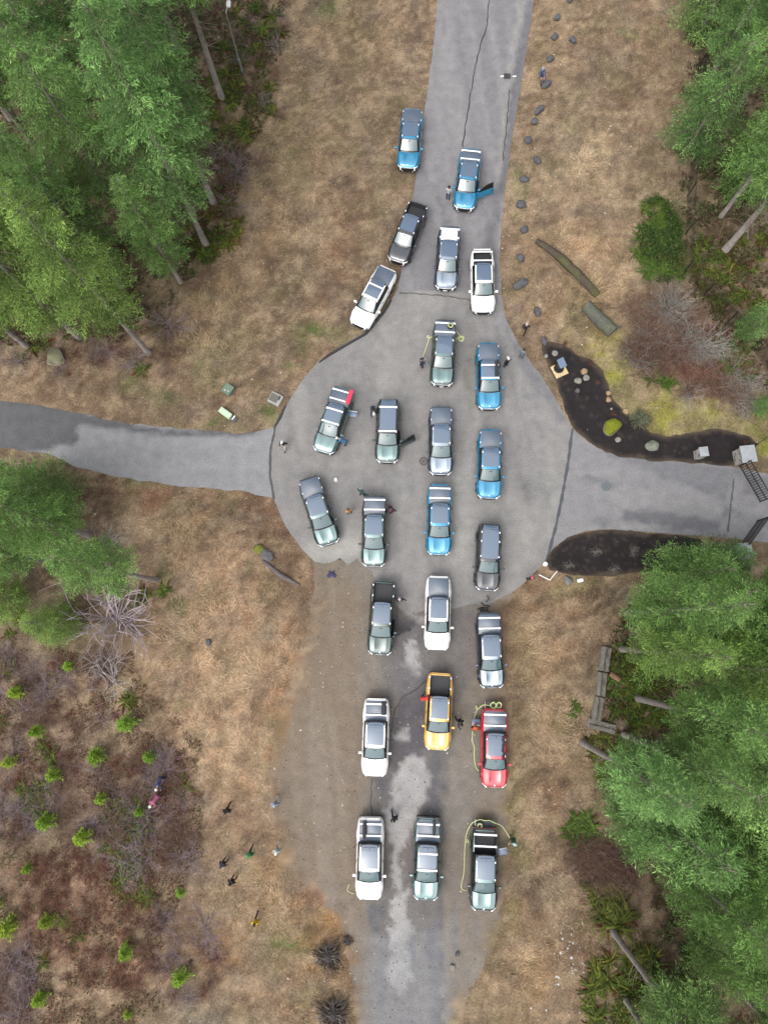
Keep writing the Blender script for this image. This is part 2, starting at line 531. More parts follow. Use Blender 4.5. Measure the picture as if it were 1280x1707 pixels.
# ---- ground colours (soil, moss, litter, dirt: the things that lie there)
def ground_tint(px, py, x, y):
    n1 = fbm(x * 0.22, y * 0.22, 3); n2 = fbm(x * 0.8, y * 0.8, 11); n3 = fbm(x * 2.2, y * 2.2, 23)
    wx = px + (fbm(x * 0.35, y * 0.35, 31) - .5) * 70; wy = py + (fbm(x * 0.35, y * 0.35, 47) - .5) * 70
    c = np.zeros(px.shape + (3,)) + alb(150, 127, 103)
    c = mixc(c, sstep(.42, .62, n1) * .7, alb(168, 140, 111))
    # forest floors
    f = sstep(-22, 22, sdist(wx, wy, [(-300, -300), (455, -300), (462, 60), (440, 180), (405, 260), (395, 340), (355, 430), (318, 520), (290, 585), (120, 590), (-300, 600)]))
    c = mixc(c, f * .92, alb(86, 68, 55))
    f = sstep(-30, 30, wx - 1130 - np.maximum(0, 330 - wy) * .12) * (wy < 640)
    c = mixc(c, f * .92, alb(92, 78, 58))
    f = sstep(-30, 30, wx - 1000 - 30 * np.sin(wy * .012)) * (wy > 975)
    c = mixc(c, f * .92, alb(86, 70, 54))
    f = sstep(40, -30, wx - 190) * (wy > 770) * (wy < 1120)
    c = mixc(c, f * .8, alb(95, 74, 62))
    Z = [(350, 1050, 95, 150, (192, 156, 124), .9), (400, 1180, 70, 90, (186, 152, 120), .8), (300, 880, 80, 60, (168, 138, 104), .7), (430, 860, 60, 70, (132, 100, 80), .9),
         (480, 950, 40, 60, (128, 98, 78), .8), (420, 1340, 60, 70, (196, 160, 126), .9), (430, 1470, 60, 60, (178, 144, 108), .8), (90, 1240, 150, 90, (122, 97, 86), .8),
         (240, 1330, 90, 70, (112, 82, 76), .9), (110, 1500, 110, 90, (146, 96, 78), .75), (220, 1590, 100, 50, (150, 104, 80), .65), (70, 1380, 110, 70, (138, 118, 104), .7),
         (380, 1640, 120, 70, (160, 128, 96), .8), (350, 1690, 80, 30, (140, 132, 120), .8), (540, 1560, 60, 90, (172, 132, 90), .8), (40, 1650, 60, 60, (116, 92, 90), .8),
         (480, 330, 70, 130, (182, 154, 120), .8), (420, 420, 60, 80, (170, 142, 108), .7), (500, 60, 60, 60, (172, 144, 114), .6), (340, 540, 60, 70, (168, 138, 104), .7),
         (590, 200, 60, 160, (146, 124, 98), .8), (480, 500, 40, 60, (112, 96, 80), .6), (560, 470, 60, 70, (152, 122, 96), .7), (260, 640, 130, 40, (142, 112, 88), .7),
         (120, 640, 120, 30, (128, 98, 80), .7), (430, 660, 60, 50, (140, 112, 90), .7), (985, 130, 90, 120, (166, 139, 112), .7), (930, 260, 50, 120, (150, 132, 106), .8),
         (990, 265, 28, 55, (214, 190, 156), 1.0), (1010, 310, 30, 30, (208, 182, 146), .8), (960, 420, 80, 70, (184, 150, 118), .9), (1010, 480, 45, 50, (190, 160, 124), .8),
         (1110, 560, 80, 80, (128, 106, 90), .9), (1150, 640, 90, 40, (134, 100, 84), .7), (1100, 400, 42, 75, (80, 104, 46), .95), (1080, 692, 90, 34, (176, 178, 66), 1.15),
         (1180, 700, 70, 26, (160, 154, 84), .9), (975, 560, 46, 22, (160, 150, 78), .9), (1022, 612, 34, 50, (172, 172, 68), 1.0), (1270, 740, 30, 50, (150, 152, 70), .9), (900, 580, 22, 60, (150, 116, 92), .7),
         (905, 1060, 50, 80, (164, 130, 100), .8), (930, 1180, 50, 100, (160, 130, 102), .7), (900, 1330, 40, 80, (150, 118, 94), .7), (880, 1640, 60, 80, (186, 152, 112), .9),
         (960, 1600, 50, 80, (128, 100, 80), .8), (960, 1420, 40, 50, (102, 74, 62), .9), (862, 1420, 14, 130, (132, 130, 82), .8), (858, 1290, 12, 60, (138, 130, 88), .6),
         (950, 985, 60, 14, (150, 140, 90), .8), (900, 975, 26, 20, (170, 132, 100), .8), (490, 1060, 16, 70, (176, 126, 84), .9), (468, 1220, 14, 60, (180, 126, 84), .9), (540, 560, 50, 14, (118, 130, 70), .8),
         (700, 60, 16, 160, (132, 116, 98), .8), (690, 250, 14, 120, (128, 112, 94), .8), (660, 420, 20, 60, (130, 112, 92), .7), (395, 590, 40, 60, (150, 128, 100), .5), (1250, 930, 40, 24, (150, 140, 100), .7)]
    for cx, cy, rx, ry, col, s in Z:
        c = mixc(c, blob(wx, wy, cx, cy, rx, ry) * 1.25 * s, alb(*col))
    for cx, cy, rx, ry, col, k in [(465, 245, 40, 60, (128, 122, 84), .6), (440, 190, 30, 40, (140, 118, 92), .6), (382, 592, 40, 50, (122, 122, 88), .6), (485, 500, 34, 46, (104, 88, 74), .7), (455, 590, 40, 40, (120, 96, 80), .6), (560, 380, 40, 60, (150, 118, 92), .6), (520, 120, 50, 60, (124, 108, 86), .6),
                                   (600, 60, 40, 40, (132, 116, 78), .6), (650, 180, 26, 70, (128, 112, 90), .6), (1010, 200, 50, 40, (150, 128, 100), .6), (1060, 130, 50, 90, (128, 104, 82), .7), (930, 440, 30, 60, (140, 116, 92), .6), (960, 520, 40, 30, (122, 110, 74), .7), (900, 640, 16, 40, (132, 126, 116), .7),
                                   (330, 820, 160, 22, (150, 104, 78), .7), (230, 830, 60, 24, (140, 100, 80), .6), (420, 1020, 60, 50, (168, 128, 100), .6), (360, 1240, 60, 40, (206, 170, 134), .7), (470, 1560, 50, 40, (128, 122, 82), .6), (400, 1600, 60, 40, (176, 136, 98), .6), (530, 1480, 40, 30, (150, 108, 92), .6),
                                   (1180, 660, 60, 30, (136, 108, 92), .6), (1060, 650, 40, 30, (132, 128, 84), .7), (1130, 690, 60, 20, (172, 172, 74), .8), (1220, 700, 60, 26, (150, 150, 84), .7), (870, 1180, 18, 160, (146, 128, 96), .7), (900, 1520, 40, 50, (160, 128, 96), .6), (930, 1050, 30, 40, (178, 142, 112), .6)]:
        c = mixc(c, np.clip(blob(wx, wy, cx, cy, rx, ry) * 1.2, 0, 1) * k, alb(*col))
    # green growth along the edges and in patches
    for cx, cy, rx, ry in [(250, 650, 40, 14), (330, 590, 20, 16), (540, 563, 36, 9), (230, 795, 30, 6), (490, 605, 14, 8), (380, 700, 60, 8), (545, 15, 26, 22), (690, 305, 10, 12), (280, 960, 10, 18),
                           (1050, 45, 10, 8), (870, 320, 8, 30), (480, 1570, 40, 6), (885, 690, 4, 4), (300, 1020, 14, 10), (440, 700, 20, 10)]:
        c = mixc(c, blob(wx, wy, cx, cy, rx, ry) * 1.1, alb(96, 120, 58))
    # medium scale variety: bleached, olive, grey and dark patches
    th = fbm(x * .05, y * .05, 87) * 6.3; ux = x * np.cos(th) + y * np.sin(th); uy = -x * np.sin(th) + y * np.cos(th)
    c = mixc(c, sstep(.52, .66, fbm(ux * .35, uy * 1.6, 83)) * .5, alb(206, 182, 150))
    c = mixc(c, sstep(.54, .68, fbm(ux * .3, uy * 1.3, 88)) * .45, alb(116, 96, 80))
    c = mixc(c, sstep(.50, .68, fbm(x * .55, y * .75, 81)) * .28, alb(140, 130, 94))
    c = mixc(c, sstep(.50, .66, fbm(x * .8, y * .5, 84)) * .42, alb(188, 166, 138))
    c = mixc(c, sstep(.54, .70, fbm(x * .4, y * .45, 85)) * .40, alb(128, 116, 104))
    c = mixc(c, sstep(.56, .72, fbm(x * 1.1, y * .9, 86)) * .35, alb(104, 84, 68))
    c = mixc(c, sstep(.50, .34, fbm(x * .75, y * .75, 57)) * .30, alb(112, 92, 76))
    # litter speckle
    c = mixc(c, sstep(.50, .75, n3) * .30, alb(190, 166, 136))
    c = mixc(c, sstep(.55, .75, fbm(x * 0.9, y * 0.9, 71)) * .40, alb(98, 78, 64))
    c = mixc(c, sstep(.55, .75, fbm(x * .6, y * .6, 73)) * .28, alb(122, 118, 80))
    return c * (0.82 + 0.36 * n2)[..., None]


ALLROADS = [NORTH, COURT, WEST, EAST, LANE]


def road_dist(px, py):
    d = np.full(np.shape(px), -1e9)
    for p in ALLROADS + [BED_N, BED_S]:
        d = np.maximum(d, sdist(px, py, p))
    return d


xs = np.concatenate([[-900, -500, -300, -200, -140, -110, -90], np.arange(-76, 70.01, 0.36), [80, 95, 120, 200, 300, 500, 900]])
ys = np.concatenate([[-900, -500, -300, -150, -90, -60], np.arange(-44, 74.01, 0.36), [85, 100, 140, 220, 400, 900]])
GX, GY = np.meshgrid(xs, ys)
gpx, gpy = proj(GX.ravel(), GY.ravel())
gd = np.full(gpx.shape, -400.0)
near = (np.abs(gpx - 640) < 1200) & (np.abs(gpy - 853) < 1500)
gd[near] = road_dist(gpx[near], gpy[near])


def relief(x, y):
    return (fbm(x * 0.12, y * 0.12, 91, 3) - 0.5) * 0.7 + (fbm(x * 0.9, y * 0.9, 92, 3) - 0.5) * 0.22


GZ = np.where(gd > -2, -0.03, -0.03 + sstep(2, 70, -gd) * (0.22 + relief(GX.ravel(), GY.ravel())))
gv = np.stack([GX.ravel(), GY.ravel(), GZ], -1)
nx_, ny_ = len(xs), len(ys)
ii, jj = np.meshgrid(np.arange(nx_ - 1), np.arange(ny_ - 1))
a0 = (jj * nx_ + ii).ravel()
gf = np.stack([a0, a0 + 1, a0 + nx_ + 1, a0 + nx_], -1)
ground = link('ground', mesh_np('ground', gv, gf, (M['ground'],), ground_tint(gpx, gpy, GX.ravel(), GY.ravel()), True))
ground['kind'] = 'structure'
GZ2 = GZ.reshape(ny_, nx_)


def gz(x, y):
    """terrain height at points"""
    x = np.asarray(x, float); y = np.asarray(y, float)
    i = np.clip(np.searchsorted(xs, x) - 1, 0, nx_ - 2); j = np.clip(np.searchsorted(ys, y) - 1, 0, ny_ - 2)
    fx = (x - xs[i]) / (xs[i + 1] - xs[i]); fy = (y - ys[j]) / (ys[j + 1] - ys[j])
    return (GZ2[j, i] * (1 - fx) + GZ2[j, i + 1] * fx) * (1 - fy) + (GZ2[j + 1, i] * (1 - fx) + GZ2[j + 1, i + 1] * fx) * fy


def G(px, py, dz=0.0):
    p = P(px, py)
    z = float(gz(p.x, p.y))
    return Vector((p.x, p.y, max(z, -0.03) + dz))


# ---- pavements with their wear
def streak(x, y, s, along=0.07, across=1.6):
    return fbm(x * across, y * along, s, 4)


def lane_tint(px, py, x, y):
    n = fbm(x * .5, y * .5, 5); n2 = fbm(x * 1.8, y * 1.8, 6)
    st = streak(x, y, 8, .12, 1.3)
    c = np.zeros(px.shape + (3,)) + alb(143, 132, 120)
    c = mixc(c, sstep(.4, .65, n) * .6, alb(150, 144, 136))
    c = mixc(c, sstep(620, 540, px) * sstep(1150, 1000, py) * .8, alb(134, 122, 106))
    wx = px + (n2 - .5) * 26; wy = py + (n - .5) * 50
    c = mixc(c, blob(wx, wy, 490, 1080, 22, 60) + blob(wx, wy, 468, 1220, 18, 60), alb(158, 122, 90))
    c = mixc(c, sstep(-4, 10, sdist(wx, wy, [(622, 1020), (800, 1010), (800, 1120), (760, 1170), (756, 1250), (740, 1420), (742, 1707), (612, 1790), (612, 1300), (640, 1180)])) * .75, alb(124, 120, 119))
    brown = np.maximum(sstep(640, 575, wx), sstep(770, 830, wx) * .7) * sstep(930, 1000, py) * sstep(1640, 1500, py)
    c = mixc(c, brown * .75, alb(146, 129, 110))
    c = mixc(c, brown * sstep(.5, .7, n2) * .4, alb(128, 112, 94))
    c = mixc(c, brown * sstep(.5, .66, streak(x + y * .1, y, 12, .10, 1.6)) * .45, alb(160, 148, 134))
    # dark old asphalt strips
    for poly, col, s in [([(668, 1160), (716, 1130), (706, 1260), (700, 1330), (672, 1330), (655, 1290), (652, 1220)], (104, 100, 104), .9),
                         ([(620, 1290), (655, 1290), (648, 1316), (620, 1320)], (104, 101, 106), .8),
                         ([(616, 1500), (642, 1500), (636, 1540), (626, 1560), (617, 1560)], (108, 108, 112), .8),
                         ([(716, 1250), (734, 1250), (732, 1360), (714, 1360)], (112, 110, 114), .75),
                         ([(660, 1040), (700, 1030), (704, 1150), (690, 1170), (660, 1150)], (122, 118, 120), .7)]:
        c = mixc(c, sstep(-3, 3, sdist(wx, wy, poly) + (fbm(x * 3, y * 3, 10) - .5) * 6) * s, alb(*col))
    for poly in [[(676, 1066), (696, 1070), (690, 1120), (672, 1118)], [(692, 1105), (698, 1103), (698, 1128), (690, 1130)], [(662, 1215), (680, 1216), (680, 1236), (664, 1238)],
                 [(668, 1272), (684, 1258), (700, 1262), (710, 1290), (712, 1340), (690, 1370), (660, 1356), (650, 1320), (662, 1290)], [(634, 1350), (680, 1350), (690, 1380), (676, 1400), (664, 1480), (650, 1480), (654, 1410)],
                 [(656, 1490), (682, 1490), (682, 1540), (688, 1600), (690, 1640), (650, 1650), (642, 1620), (646, 1560)], [(674, 1024), (700, 1026), (712, 1020), (705, 1032), (684, 1034)]]:
        c = mixc(c, sstep(-3, 3, sdist(wx, wy + (n2 - .5) * 24, poly) + (fbm(x * 3, y * 3, 9) - .5) * 9) * .9, alb(190, 187, 184))
    c = mixc(c, sstep(-14, 14, sdist(wx, wy, [(618, 1560), (742, 1560), (756, 1800), (610, 1800)])) * .5, alb(160, 161, 163))
    c = mixc(c, sstep(.58, .7, st) * sstep(1450, 1560, py) * .6, alb(128, 130, 136))
    c = mixc(c, sstep(6, 2, np.abs(ldist(wx, wy, [(727, 1150), (730, 1260), (728, 1400), (734, 1560), (730, 1707)]))) * .45, alb(112, 112, 118))
    c = mixc(c, sstep(7, 1, ldist(wx, wy, [(445, 1390), (520, 1400), (610, 1370)])) * .25 + sstep(5, 1, ldist(wx, wy, [(440, 1240), (448, 1330), (480, 1400)])) * .3, alb(112, 98, 84))
    e = sdist(px, py, LANE) + (fbm(x * .5, y * .5, 88) - .5) * 46 + (fbm(x * 2.2, y * 2.2, 89) - .5) * 34
    side = sstep(22, 4, e) * (py > 1000)
    c = mixc(c, side, ground_tint(px, py, x, y))
    return c * (.86 + .28 * n2)[..., None]


def court_tint(px, py, x, y):
    n = fbm(x * .35, y * .35, 15); n2 = fbm(x * 1.6, y * 1.6, 16); st = streak(x, y, 18, .1, .9)
    c = np.zeros(px.shape + (3,)) + alb(163, 160, 157)
    c = mixc(c, sstep(.45, .65, st) * .55, alb(178, 176, 170))
    c = mixc(c, sstep(.45, .65, 1 - n) * .45, alb(148, 147, 145))
    c = mixc(c, sstep(.56, .68, streak(x + y * .25, y, 19, .06, 1.8)) * .35, alb(138, 137, 136))
    wx = px + (n2 - .5) * 26; wy = py + (n - .5) * 40
    c = mixc(c, blob(wx, wy, 545, 915, 40, 18) + blob(wx, wy, 590, 905, 30, 25) * .8 + blob(wx, wy, 870, 900, 30, 60) * .5 + blob(wx, wy, 770, 900, 16, 60) * .6, alb(192, 189, 182))
    c = mixc(c, (sstep(14, 4, ldist(wx, wy, [(778, 540), (780, 640), (784, 700), (770, 760)])) + sstep(9, 3, ldist(wx, wy, [(788, 560), (786, 650)]))) * .3, alb(140, 132, 120))
    c = mixc(c, sstep(5, 1, ldist(wx, wy, [(778, 585), (780, 640)])) * .5, alb(112, 108, 106))
    c = mixc(c, sstep(-5, 5, sdist(wx, wy, [(838, 500), (850, 540), (878, 590), (920, 650), (945, 700), (935, 715), (900, 660), (860, 600), (838, 550)])) * .6, alb(132, 131, 135))
    c = mixc(c, (blob(wx, wy, 876, 815, 14, 18) + blob(wx, wy, 866, 745, 5, 6) + blob(wx, wy, 815, 705, 8, 8) * .7) * .9, alb(126, 124, 124))
    c = mixc(c, sstep(5, 0, ldist(wx, wy, [(868, 645), (900, 730), (905, 760)])) * .4, alb(136, 135, 138))
    c = mixc(c, sstep(14, 3, ldist(wx, wy, [(800, 1000), (815, 990), (830, 985)])) * .5, alb(120, 116, 113))
    for ln in ([(690, 560), (640, 650), (600, 760)], [(660, 540), (560, 640), (520, 740)], [(700, 700), (690, 900)], [(720, 540), (700, 700)]):
        c = mixc(c, sstep(9, 2, ldist(wx, wy, ln)) * .22, alb(178, 175, 170))
    return c * (.93 + .14 * n2)[..., None]


def north_tint(px, py, x, y):
    st = streak(x * 1.0 + y * 0.12, y, 28, .05, 1.5); n2 = fbm(x * 1.6, y * 1.6, 26); n = fbm(x * .3, y * .3, 25)
    c = np.zeros(px.shape + (3,)) + alb(158, 155, 157)
    c = mixc(c, sstep(.45, .62, st) * .65, alb(144, 142, 144))
    c = mixc(c, sstep(.54, .66, streak(x + y * .12, y, 29, .04, 2.4)) * .5, alb(172, 170, 168))
    wx = px + (n2 - .5) * 10; wy = py + (n - .5) * 40
    edge = [(888, 0), (868, 120), (856, 190), (848, 250), (842, 300), (838, 360)]
    d = ldist(wx, wy, edge)
    c = mixc(c, sstep(14, 6, d) * .75, alb(128, 127, 129))
    c = mixc(c, sstep(9, 2, ldist(wx, wy, [(872, 60), (860, 130), (850, 180), (843, 240), (836, 330), (832, 400)])) * .5 * sstep(.35, .5, n2), alb(110, 109, 112))
    c = mixc(c, sstep(7, 2, ldist(wx, wy, [(848, 120), (846, 150), (842, 220), (826, 330), (816, 400)])) * .5, alb(112, 111, 114))
    c = mixc(c, sstep(8, 2, ldist(wx, wy, [(868, 0), (850, 110), (838, 230), (830, 300)])) * .6, alb(184, 180, 174))
    c = mixc(c, sstep(4, 1, ldist(wx, wy, [(838, 330), (833, 420)])) * .6, alb(188, 184, 178))
    c = mixc(c, blob(wx, wy, 816, 415, 14, 34) * .8 + blob(wx, wy, 752, 480, 30, 16) * .3, alb(120, 118, 120))
    c = mixc(c, sstep(5, 1.5, ldist(wx, wy, [(700, 288), (738, 340), (742, 370)])) * .4, alb(116, 112, 114))
    c = mixc(c, sstep(16, 2, ldist(wx, wy, [(758, 0), (728, 200), (712, 330)])) * .3, alb(172, 169, 168))
    return c * (.93 + .14 * n2)[..., None]


def west_tint(px, py, x, y):
    st = streak(y * 1.0, x, 38, .06, 1.6); n2 = fbm(x * 1.4, y * 1.4, 36); n = fbm(x * .3, y * .3, 35)
    c = np.zeros(px.shape + (3,)) + alb(166, 165, 167)
    c = mixc(c, sstep(.45, .68, st) * .4, alb(176, 175, 176))
    wx = px + (n2 - .5) * 40 + (n - .5) * 60; wy = py + (n - .5) * 20
    wet = sdist(wx, wy, [(-200, 600), (60, 660), (150, 690), (260, 712), (440, 718), (440, 726), (300, 728), (200, 716), (140, 714), (120, 740), (60, 752), (-200, 760)])
    c = mixc(c, sstep(-3, 5, wet) * .85, alb(98, 98, 101))
    return c * (.92 + .16 * n2)[..., None]


def east_tint(px, py, x, y):
    st = streak(y * 1.0, x, 48, .08, 1.5); n2 = fbm(x * 1.4, y * 1.4, 46); n = fbm(x * .35, y * .35, 45)
    c = np.zeros(px.shape + (3,)) + alb(158, 156, 157)
    c = mixc(c, sstep(.5, .7, st) * .4, alb(172, 170, 168))
    wx = px + (n2 - .5) * 30 + (n - .5) * 50; wy = py + (n2 - .5) * 16
    c = mixc(c, sstep(-4, 4, sdist(wx, wy, [(1000, 752), (1100, 766), (1240, 780), (1215, 830), (1150, 815), (1090, 790), (1050, 775)])) * .6, alb(130, 130, 134))
    for poly, s in [([(1035, 854), (1100, 852), (1210, 868), (1210, 885), (1130, 884), (1040, 868)], .75), ([(970, 790), (1000, 802), (1000, 812), (970, 800)], .6), ([(985, 862), (1012, 866), (1000, 880), (980, 874)], .6),
                    ([(1150, 812), (1200, 816), (1196, 826), (1150, 822)], .5), ([(1215, 840), (1240, 850), (1220, 870)], .6), ([(1235, 790), (1290, 800), (1290, 830), (1240, 828)], .5)]:
        c = mixc(c, sstep(-4, 4, sdist(wx, wy, poly)) * s, alb(118, 118, 122))
    c = mixc(c, sstep(-4, 4, sdist(wx, wy, [(1035, 872), (1120, 874), (1115, 884), (1040, 882)])) * .5, alb(184, 182, 178))
    c = mixc(c, sstep(-4, 4, sdist(wx, wy, [(1000, 815), (1200, 822), (1210, 850), (1100, 850), (1010, 850)])) * .5, alb(172, 170, 168))
    return c * (.93 + .14 * n2)[..., None]


def mulch_tint(px, py, x, y):
    n = fbm(x * 1.2, y * 1.2, 55); n2 = fbm(x * 4, y * 4, 56)
    c = np.zeros(px.shape + (3,)) + alb(52, 47, 48)
    c = mixc(c, sstep(.5, .7, n) * .5, alb(40, 36, 37))
    c = mixc(c, sstep(.60, .75, n2) * .6, alb(92, 80, 74))
    e = np.maximum(sdist(px, py, BED_N), sdist(px, py, BED_S)) + (fbm(x * 1.5, y * 1.5, 58) - .5) * 14
    c = mixc(c, sstep(7, -1, e) * .8, alb(112, 98, 82))
    return c


sheet('gravel_lane', jag(LANE, 9, 8, 2), -0.012, M['asphalt'], lane_tint, 0.30)
sheet('north_road', jag(NORTH, 1.8, 9, 3), -0.004, M['asphalt'], north_tint, 0.34)
sheet('west_drive', jag(WEST, 3.2, 8, 4), -0.008, M['asphalt'], west_tint, 0.36)
sheet('east_drive', jag(EAST, 1.2, 8, 5), -0.006, M['asphalt'], east_tint, 0.34)
sheet('junction_pavement', jag(COURT, 2.6, 7, 6), 0.0, M['asphalt'], court_tint, 0.32)
for poly in (BED_N, BED_S):
    sheet('mulch_bed', jag(poly, 4, 7, 9), 0.012, M['mulch'], mulch_tint, 0.25)


def ribbon(name, line, w, z, col, jit=1.2, seed=0, k='structure'):
    pts = []
    for (x0, y0), (x1, y1) in zip(line[:-1], line[1:]):
        n = max(2, int(math.hypot(x1 - x0, y1 - y0) / 6))
        for j in range(n):
            t = j / n
            pts.append(P(x0 + (x1 - x0) * t + random.uniform(-jit, jit), y0 + (y1 - y0) * t + random.uniform(-jit, jit) * .5, z))
    pts.append(P(*line[-1], z))
    mb = MB(); vs = []; fs = []
    for i, p in enumerate(pts):
        d = (pts[min(i + 1, len(pts) - 1)] - pts[max(0, i - 1)]).normalized()
        q = Vector((-d.y, d.x, 0)) * w * random.uniform(.35, .65)
        vs += [p - q, p + q]
    for i in range(len(pts) - 1):
        fs.append((2 * i, 2 * i + 2, 2 * i + 3, 2 * i + 1))
    mb.add(vs, fs, tuple(col))
    o = link(name, mb.mesh(name, (M['asphalt'],), tint=True))
    o['kind'] = k
    return o


DK = alb(72, 72, 76)
ribbon('pavement_crack', [(816, -10), (812, 40), (801, 75), (791, 115), (782, 170), (776, 205), (771, 245)], .09, .005, DK, 1.0)
ribbon('pavement_joint', [(954, 714), (947, 768), (937, 826), (925, 882), (911, 934)], .22, .006, alb(104, 108, 114), .3)
ribbon('pavement_joint', [(459, 712), (451, 752), (450, 790), (457, 833)], .18, .006, alb(106, 106, 109), .5)
ribbon('pavement_crack', [(664, 488), (700, 490), (740, 493), (784, 500), (790, 501)], .10, .006, alb(112, 110, 110), 1.6)
ribbon('pavement_joint', [(1222, 798), (1217, 850), (1213, 886)], .14, .006, alb(112, 112, 114), .8)
ribbon('pavement_crack', [(652, 1220), (660, 1180), (672, 1162), (700, 1145), (714, 1130)], .10, .004, alb(92, 88, 86), 1.5)
ribbon('pavement_crack', [(619, 1300), (618, 1340), (620, 1360)], .08, .004, alb(92, 90, 92), 1.2)
ribbon('pavement_crack', [(848, 150), (846, 185), (842, 230), (838, 268)], .07, .005, DK, 1.6)
# a broken asphalt kerb along the north-west curve of the junction
kb = MB()
for ln in ([(652, 500), (640, 520), (610, 556), (575, 576), (548, 592), (532, 604)], [(476, 676), (466, 698), (458, 712)]):
    pts = [P(x, y, .03) for x, y in ln]
    kb.tube(pts, [.07] + [.12] * (len(pts) - 2) + [.06], 6, tuple(alb(84, 82, 84)))
o = link('asphalt_kerb', kb.mesh('asphalt_kerb', (M['asphalt'],), smooth=60, tint=True)); o['kind'] = 'structure'


# ================================================================ VEHICLES
def profile(kind):
    """measures of the two body styles, all in metres; +Y is forward"""
    L = 5.51 if kind == 'truck' else 5.10
    return L


def make_vehicle_meshes(kind):
    L = profile(kind); h = L / 2
    yF, yR = h - 0.92, -h + (1.15 if kind == 'truck' else 1.0)     # axles
    truck = kind == 'truck'
    bed0, bed1 = -h + 0.16, -h + 1.58                              # cargo bed
    wy = [(-h, .74), (-h + .05, .83), (-h + .25, .92), (-h + .6, .975), (-h + 1.1, 1.0), (h - 1.3, 1.0), (h - .8, .99), (h - .45, .955), (h - .22, .89), (h - .08, .78), (h, .66)]
    zy = [(-h, 1.14), (-h + .1, 1.23), (-h + 1.6, 1.25), (h - 1.25, 1.22), (h - .9, 1.19), (h - .35, 1.12), (h - .12, 1.04), (h, .93)]

    def ip(t, y):
        return float(np.interp(y, [a for a, b in t], [b for a, b in t]))

    def W(y): return ip(wy, y)
    def ZT(y): return ip(zy, y)

    def sect(y, inner=None):
        w, zt = W(y), ZT(y)
        zb = 0.40
        if y < -h + .35: zb = .40 + .25 * (1 - (y + h) / .35)
        if y > h - .45: zb = .40 + .12 * (1 - (h - y) / .45)
        for ya in (yF, yR):
            d = abs(y - ya)
            if d < .50:
                zb = max(zb, .38 + math.sqrt(.50 ** 2 - d * d))
        zb2 = max(zb + .06, .46)
        z0 = min(zb, .46)
        pts = [(0, z0), (w * .765, z0), (w * .77, zb), (w * .97, zb2), (w, max(.70, zb2 + .05)), (w * .985, max(.88, zb2 + .08)), (w * .925, max(zt - .15, zb2 + .10)), (w * .84, zt - .02)]
        if inner is None:
            pts += [(w * .79, zt + .008), (w * .70, zt + .02), (0, zt + .03)]
        else:
            pts += [(min(inner[0], w * .80), zt + .005), (min(inner[0], w * .80), inner[1]), (0, inner[1])]
        return pts

    def side_x(y, z):
        p = sect(y)
        q = p[3:8]
        return float(np.interp(z, [a[1] for a in q], [a[0] for a in q]))

    ysec = sorted(set([-h, -h + .04, -h + .1, -h + .25, -h + .4, -h + .6, h, h - .05, h - .12, h - .22, h - .35, h - .5, h - 1.25, 0, .6, -.6]
                      + [ya + d for ya in (yF, yR) for d in (-.52, -.5, -.46, -.38, -.27, -.14, 0, .14, .27, .38, .46, .5, .52)]))
    secs = []
    if truck:
        ysec = sorted(set(ysec + [bed0, bed1]))
    for y in ysec:
        inn = (.765, .70)
        if truck and abs(y - bed0) < 1e-6:
            secs += [(y, sect(y)), (y + .001, sect(y, (.765, ZT(y))), ), (y + .002, sect(y, inn))]
        elif truck and abs(y - bed1) < 1e-6:
            secs += [(y - .002, sect(y, inn)), (y - .001, sect(y, (.765, ZT(y)))), (y, sect(y))]
        elif truck and bed0 < y < bed1:
            secs.append((y, sect(y, inn)))
        else:
            secs.append((y, sect(y)))
    mb = MB(); vs = []; fs = []
    m = len(secs[0][1]); ring = 2 * m - 2
    for y, p in secs:
        loop = [(x, z) for x, z in p] + [(-x, z) for x, z in p[-2:0:-1]]
        vs += [(x, y, z) for x, z in loop]
    for i in range(len(secs) - 1):
        for k in range(ring):
            fs.append((i * ring + k, i * ring + (k + 1) % ring, (i + 1) * ring + (k + 1) % ring, (i + 1) * ring + k))
    fs.append(tuple(range(ring))); fs.append(tuple(range((len(secs) - 1) * ring, len(secs) * ring)))
    mb.add(vs, fs)
    out = {}
    out['body'] = (mb.mesh(kind + ' body', (M['white'],), smooth=32), 'paint')

    # lower cladding strips and wheel arch trims
    mb = MB()
    for s in (-1, 1):
        def f(u, v, s=s):
            y = u; z = .42 + v * .16
            return (s * (side_x(y, max(z, .5)) + .012), y, z)
        mb.grid(f, np.linspace(yR + .56, yF - .56, 6), [0, 1], flip=s > 0)
        for ya in (yF, yR):
            arc = []
            for k in range(11):
                t = math.pi * k / 10
                y = ya + math.cos(t) * .51; z = .40 + math.sin(t) * .50
                arc.append((s * (side_x(y, max(z, .55)) - .005), y, z))
            mb.tube(arc, .035, 5)
    out['cladding'] = (mb.mesh(kind + ' cladding', (M['trim'],), smooth=40), None)

    # bonnet
    mb = MB()
    y0, y1 = h - 1.28, h - .17

    def hood(u, v):
        x = v * .785 * (1 - .16 * max(0, u - .6) ** 1.3 * 2)
        y = y0 + (y1 - y0) * u + .10 * (1 - v * v) * (1 if u < .5 else .6) - (.11 if u > .99 else 0) * v * v - .05
        return (x, y, ZT(y) + .032 + .02 * (1 - v * v) - (.05 if abs(v) > .99 else 0) - (.045 if u in (0., 1.) else 0) + (.014 if .5 < abs(v) < .62 and .1 < u < .9 else 0))
    mb.grid(hood, [0., .02, .15, .35, .55, .75, .9, .985, 1.], [-1, -.985, -.8, -.61, -.57, -.52, -.48, 0, .48, .52, .57, .61, .8, .985, 1])
    out['bonnet'] = (mb.mesh(kind + ' bonnet', (M['white'],), smooth=30), 'paint')

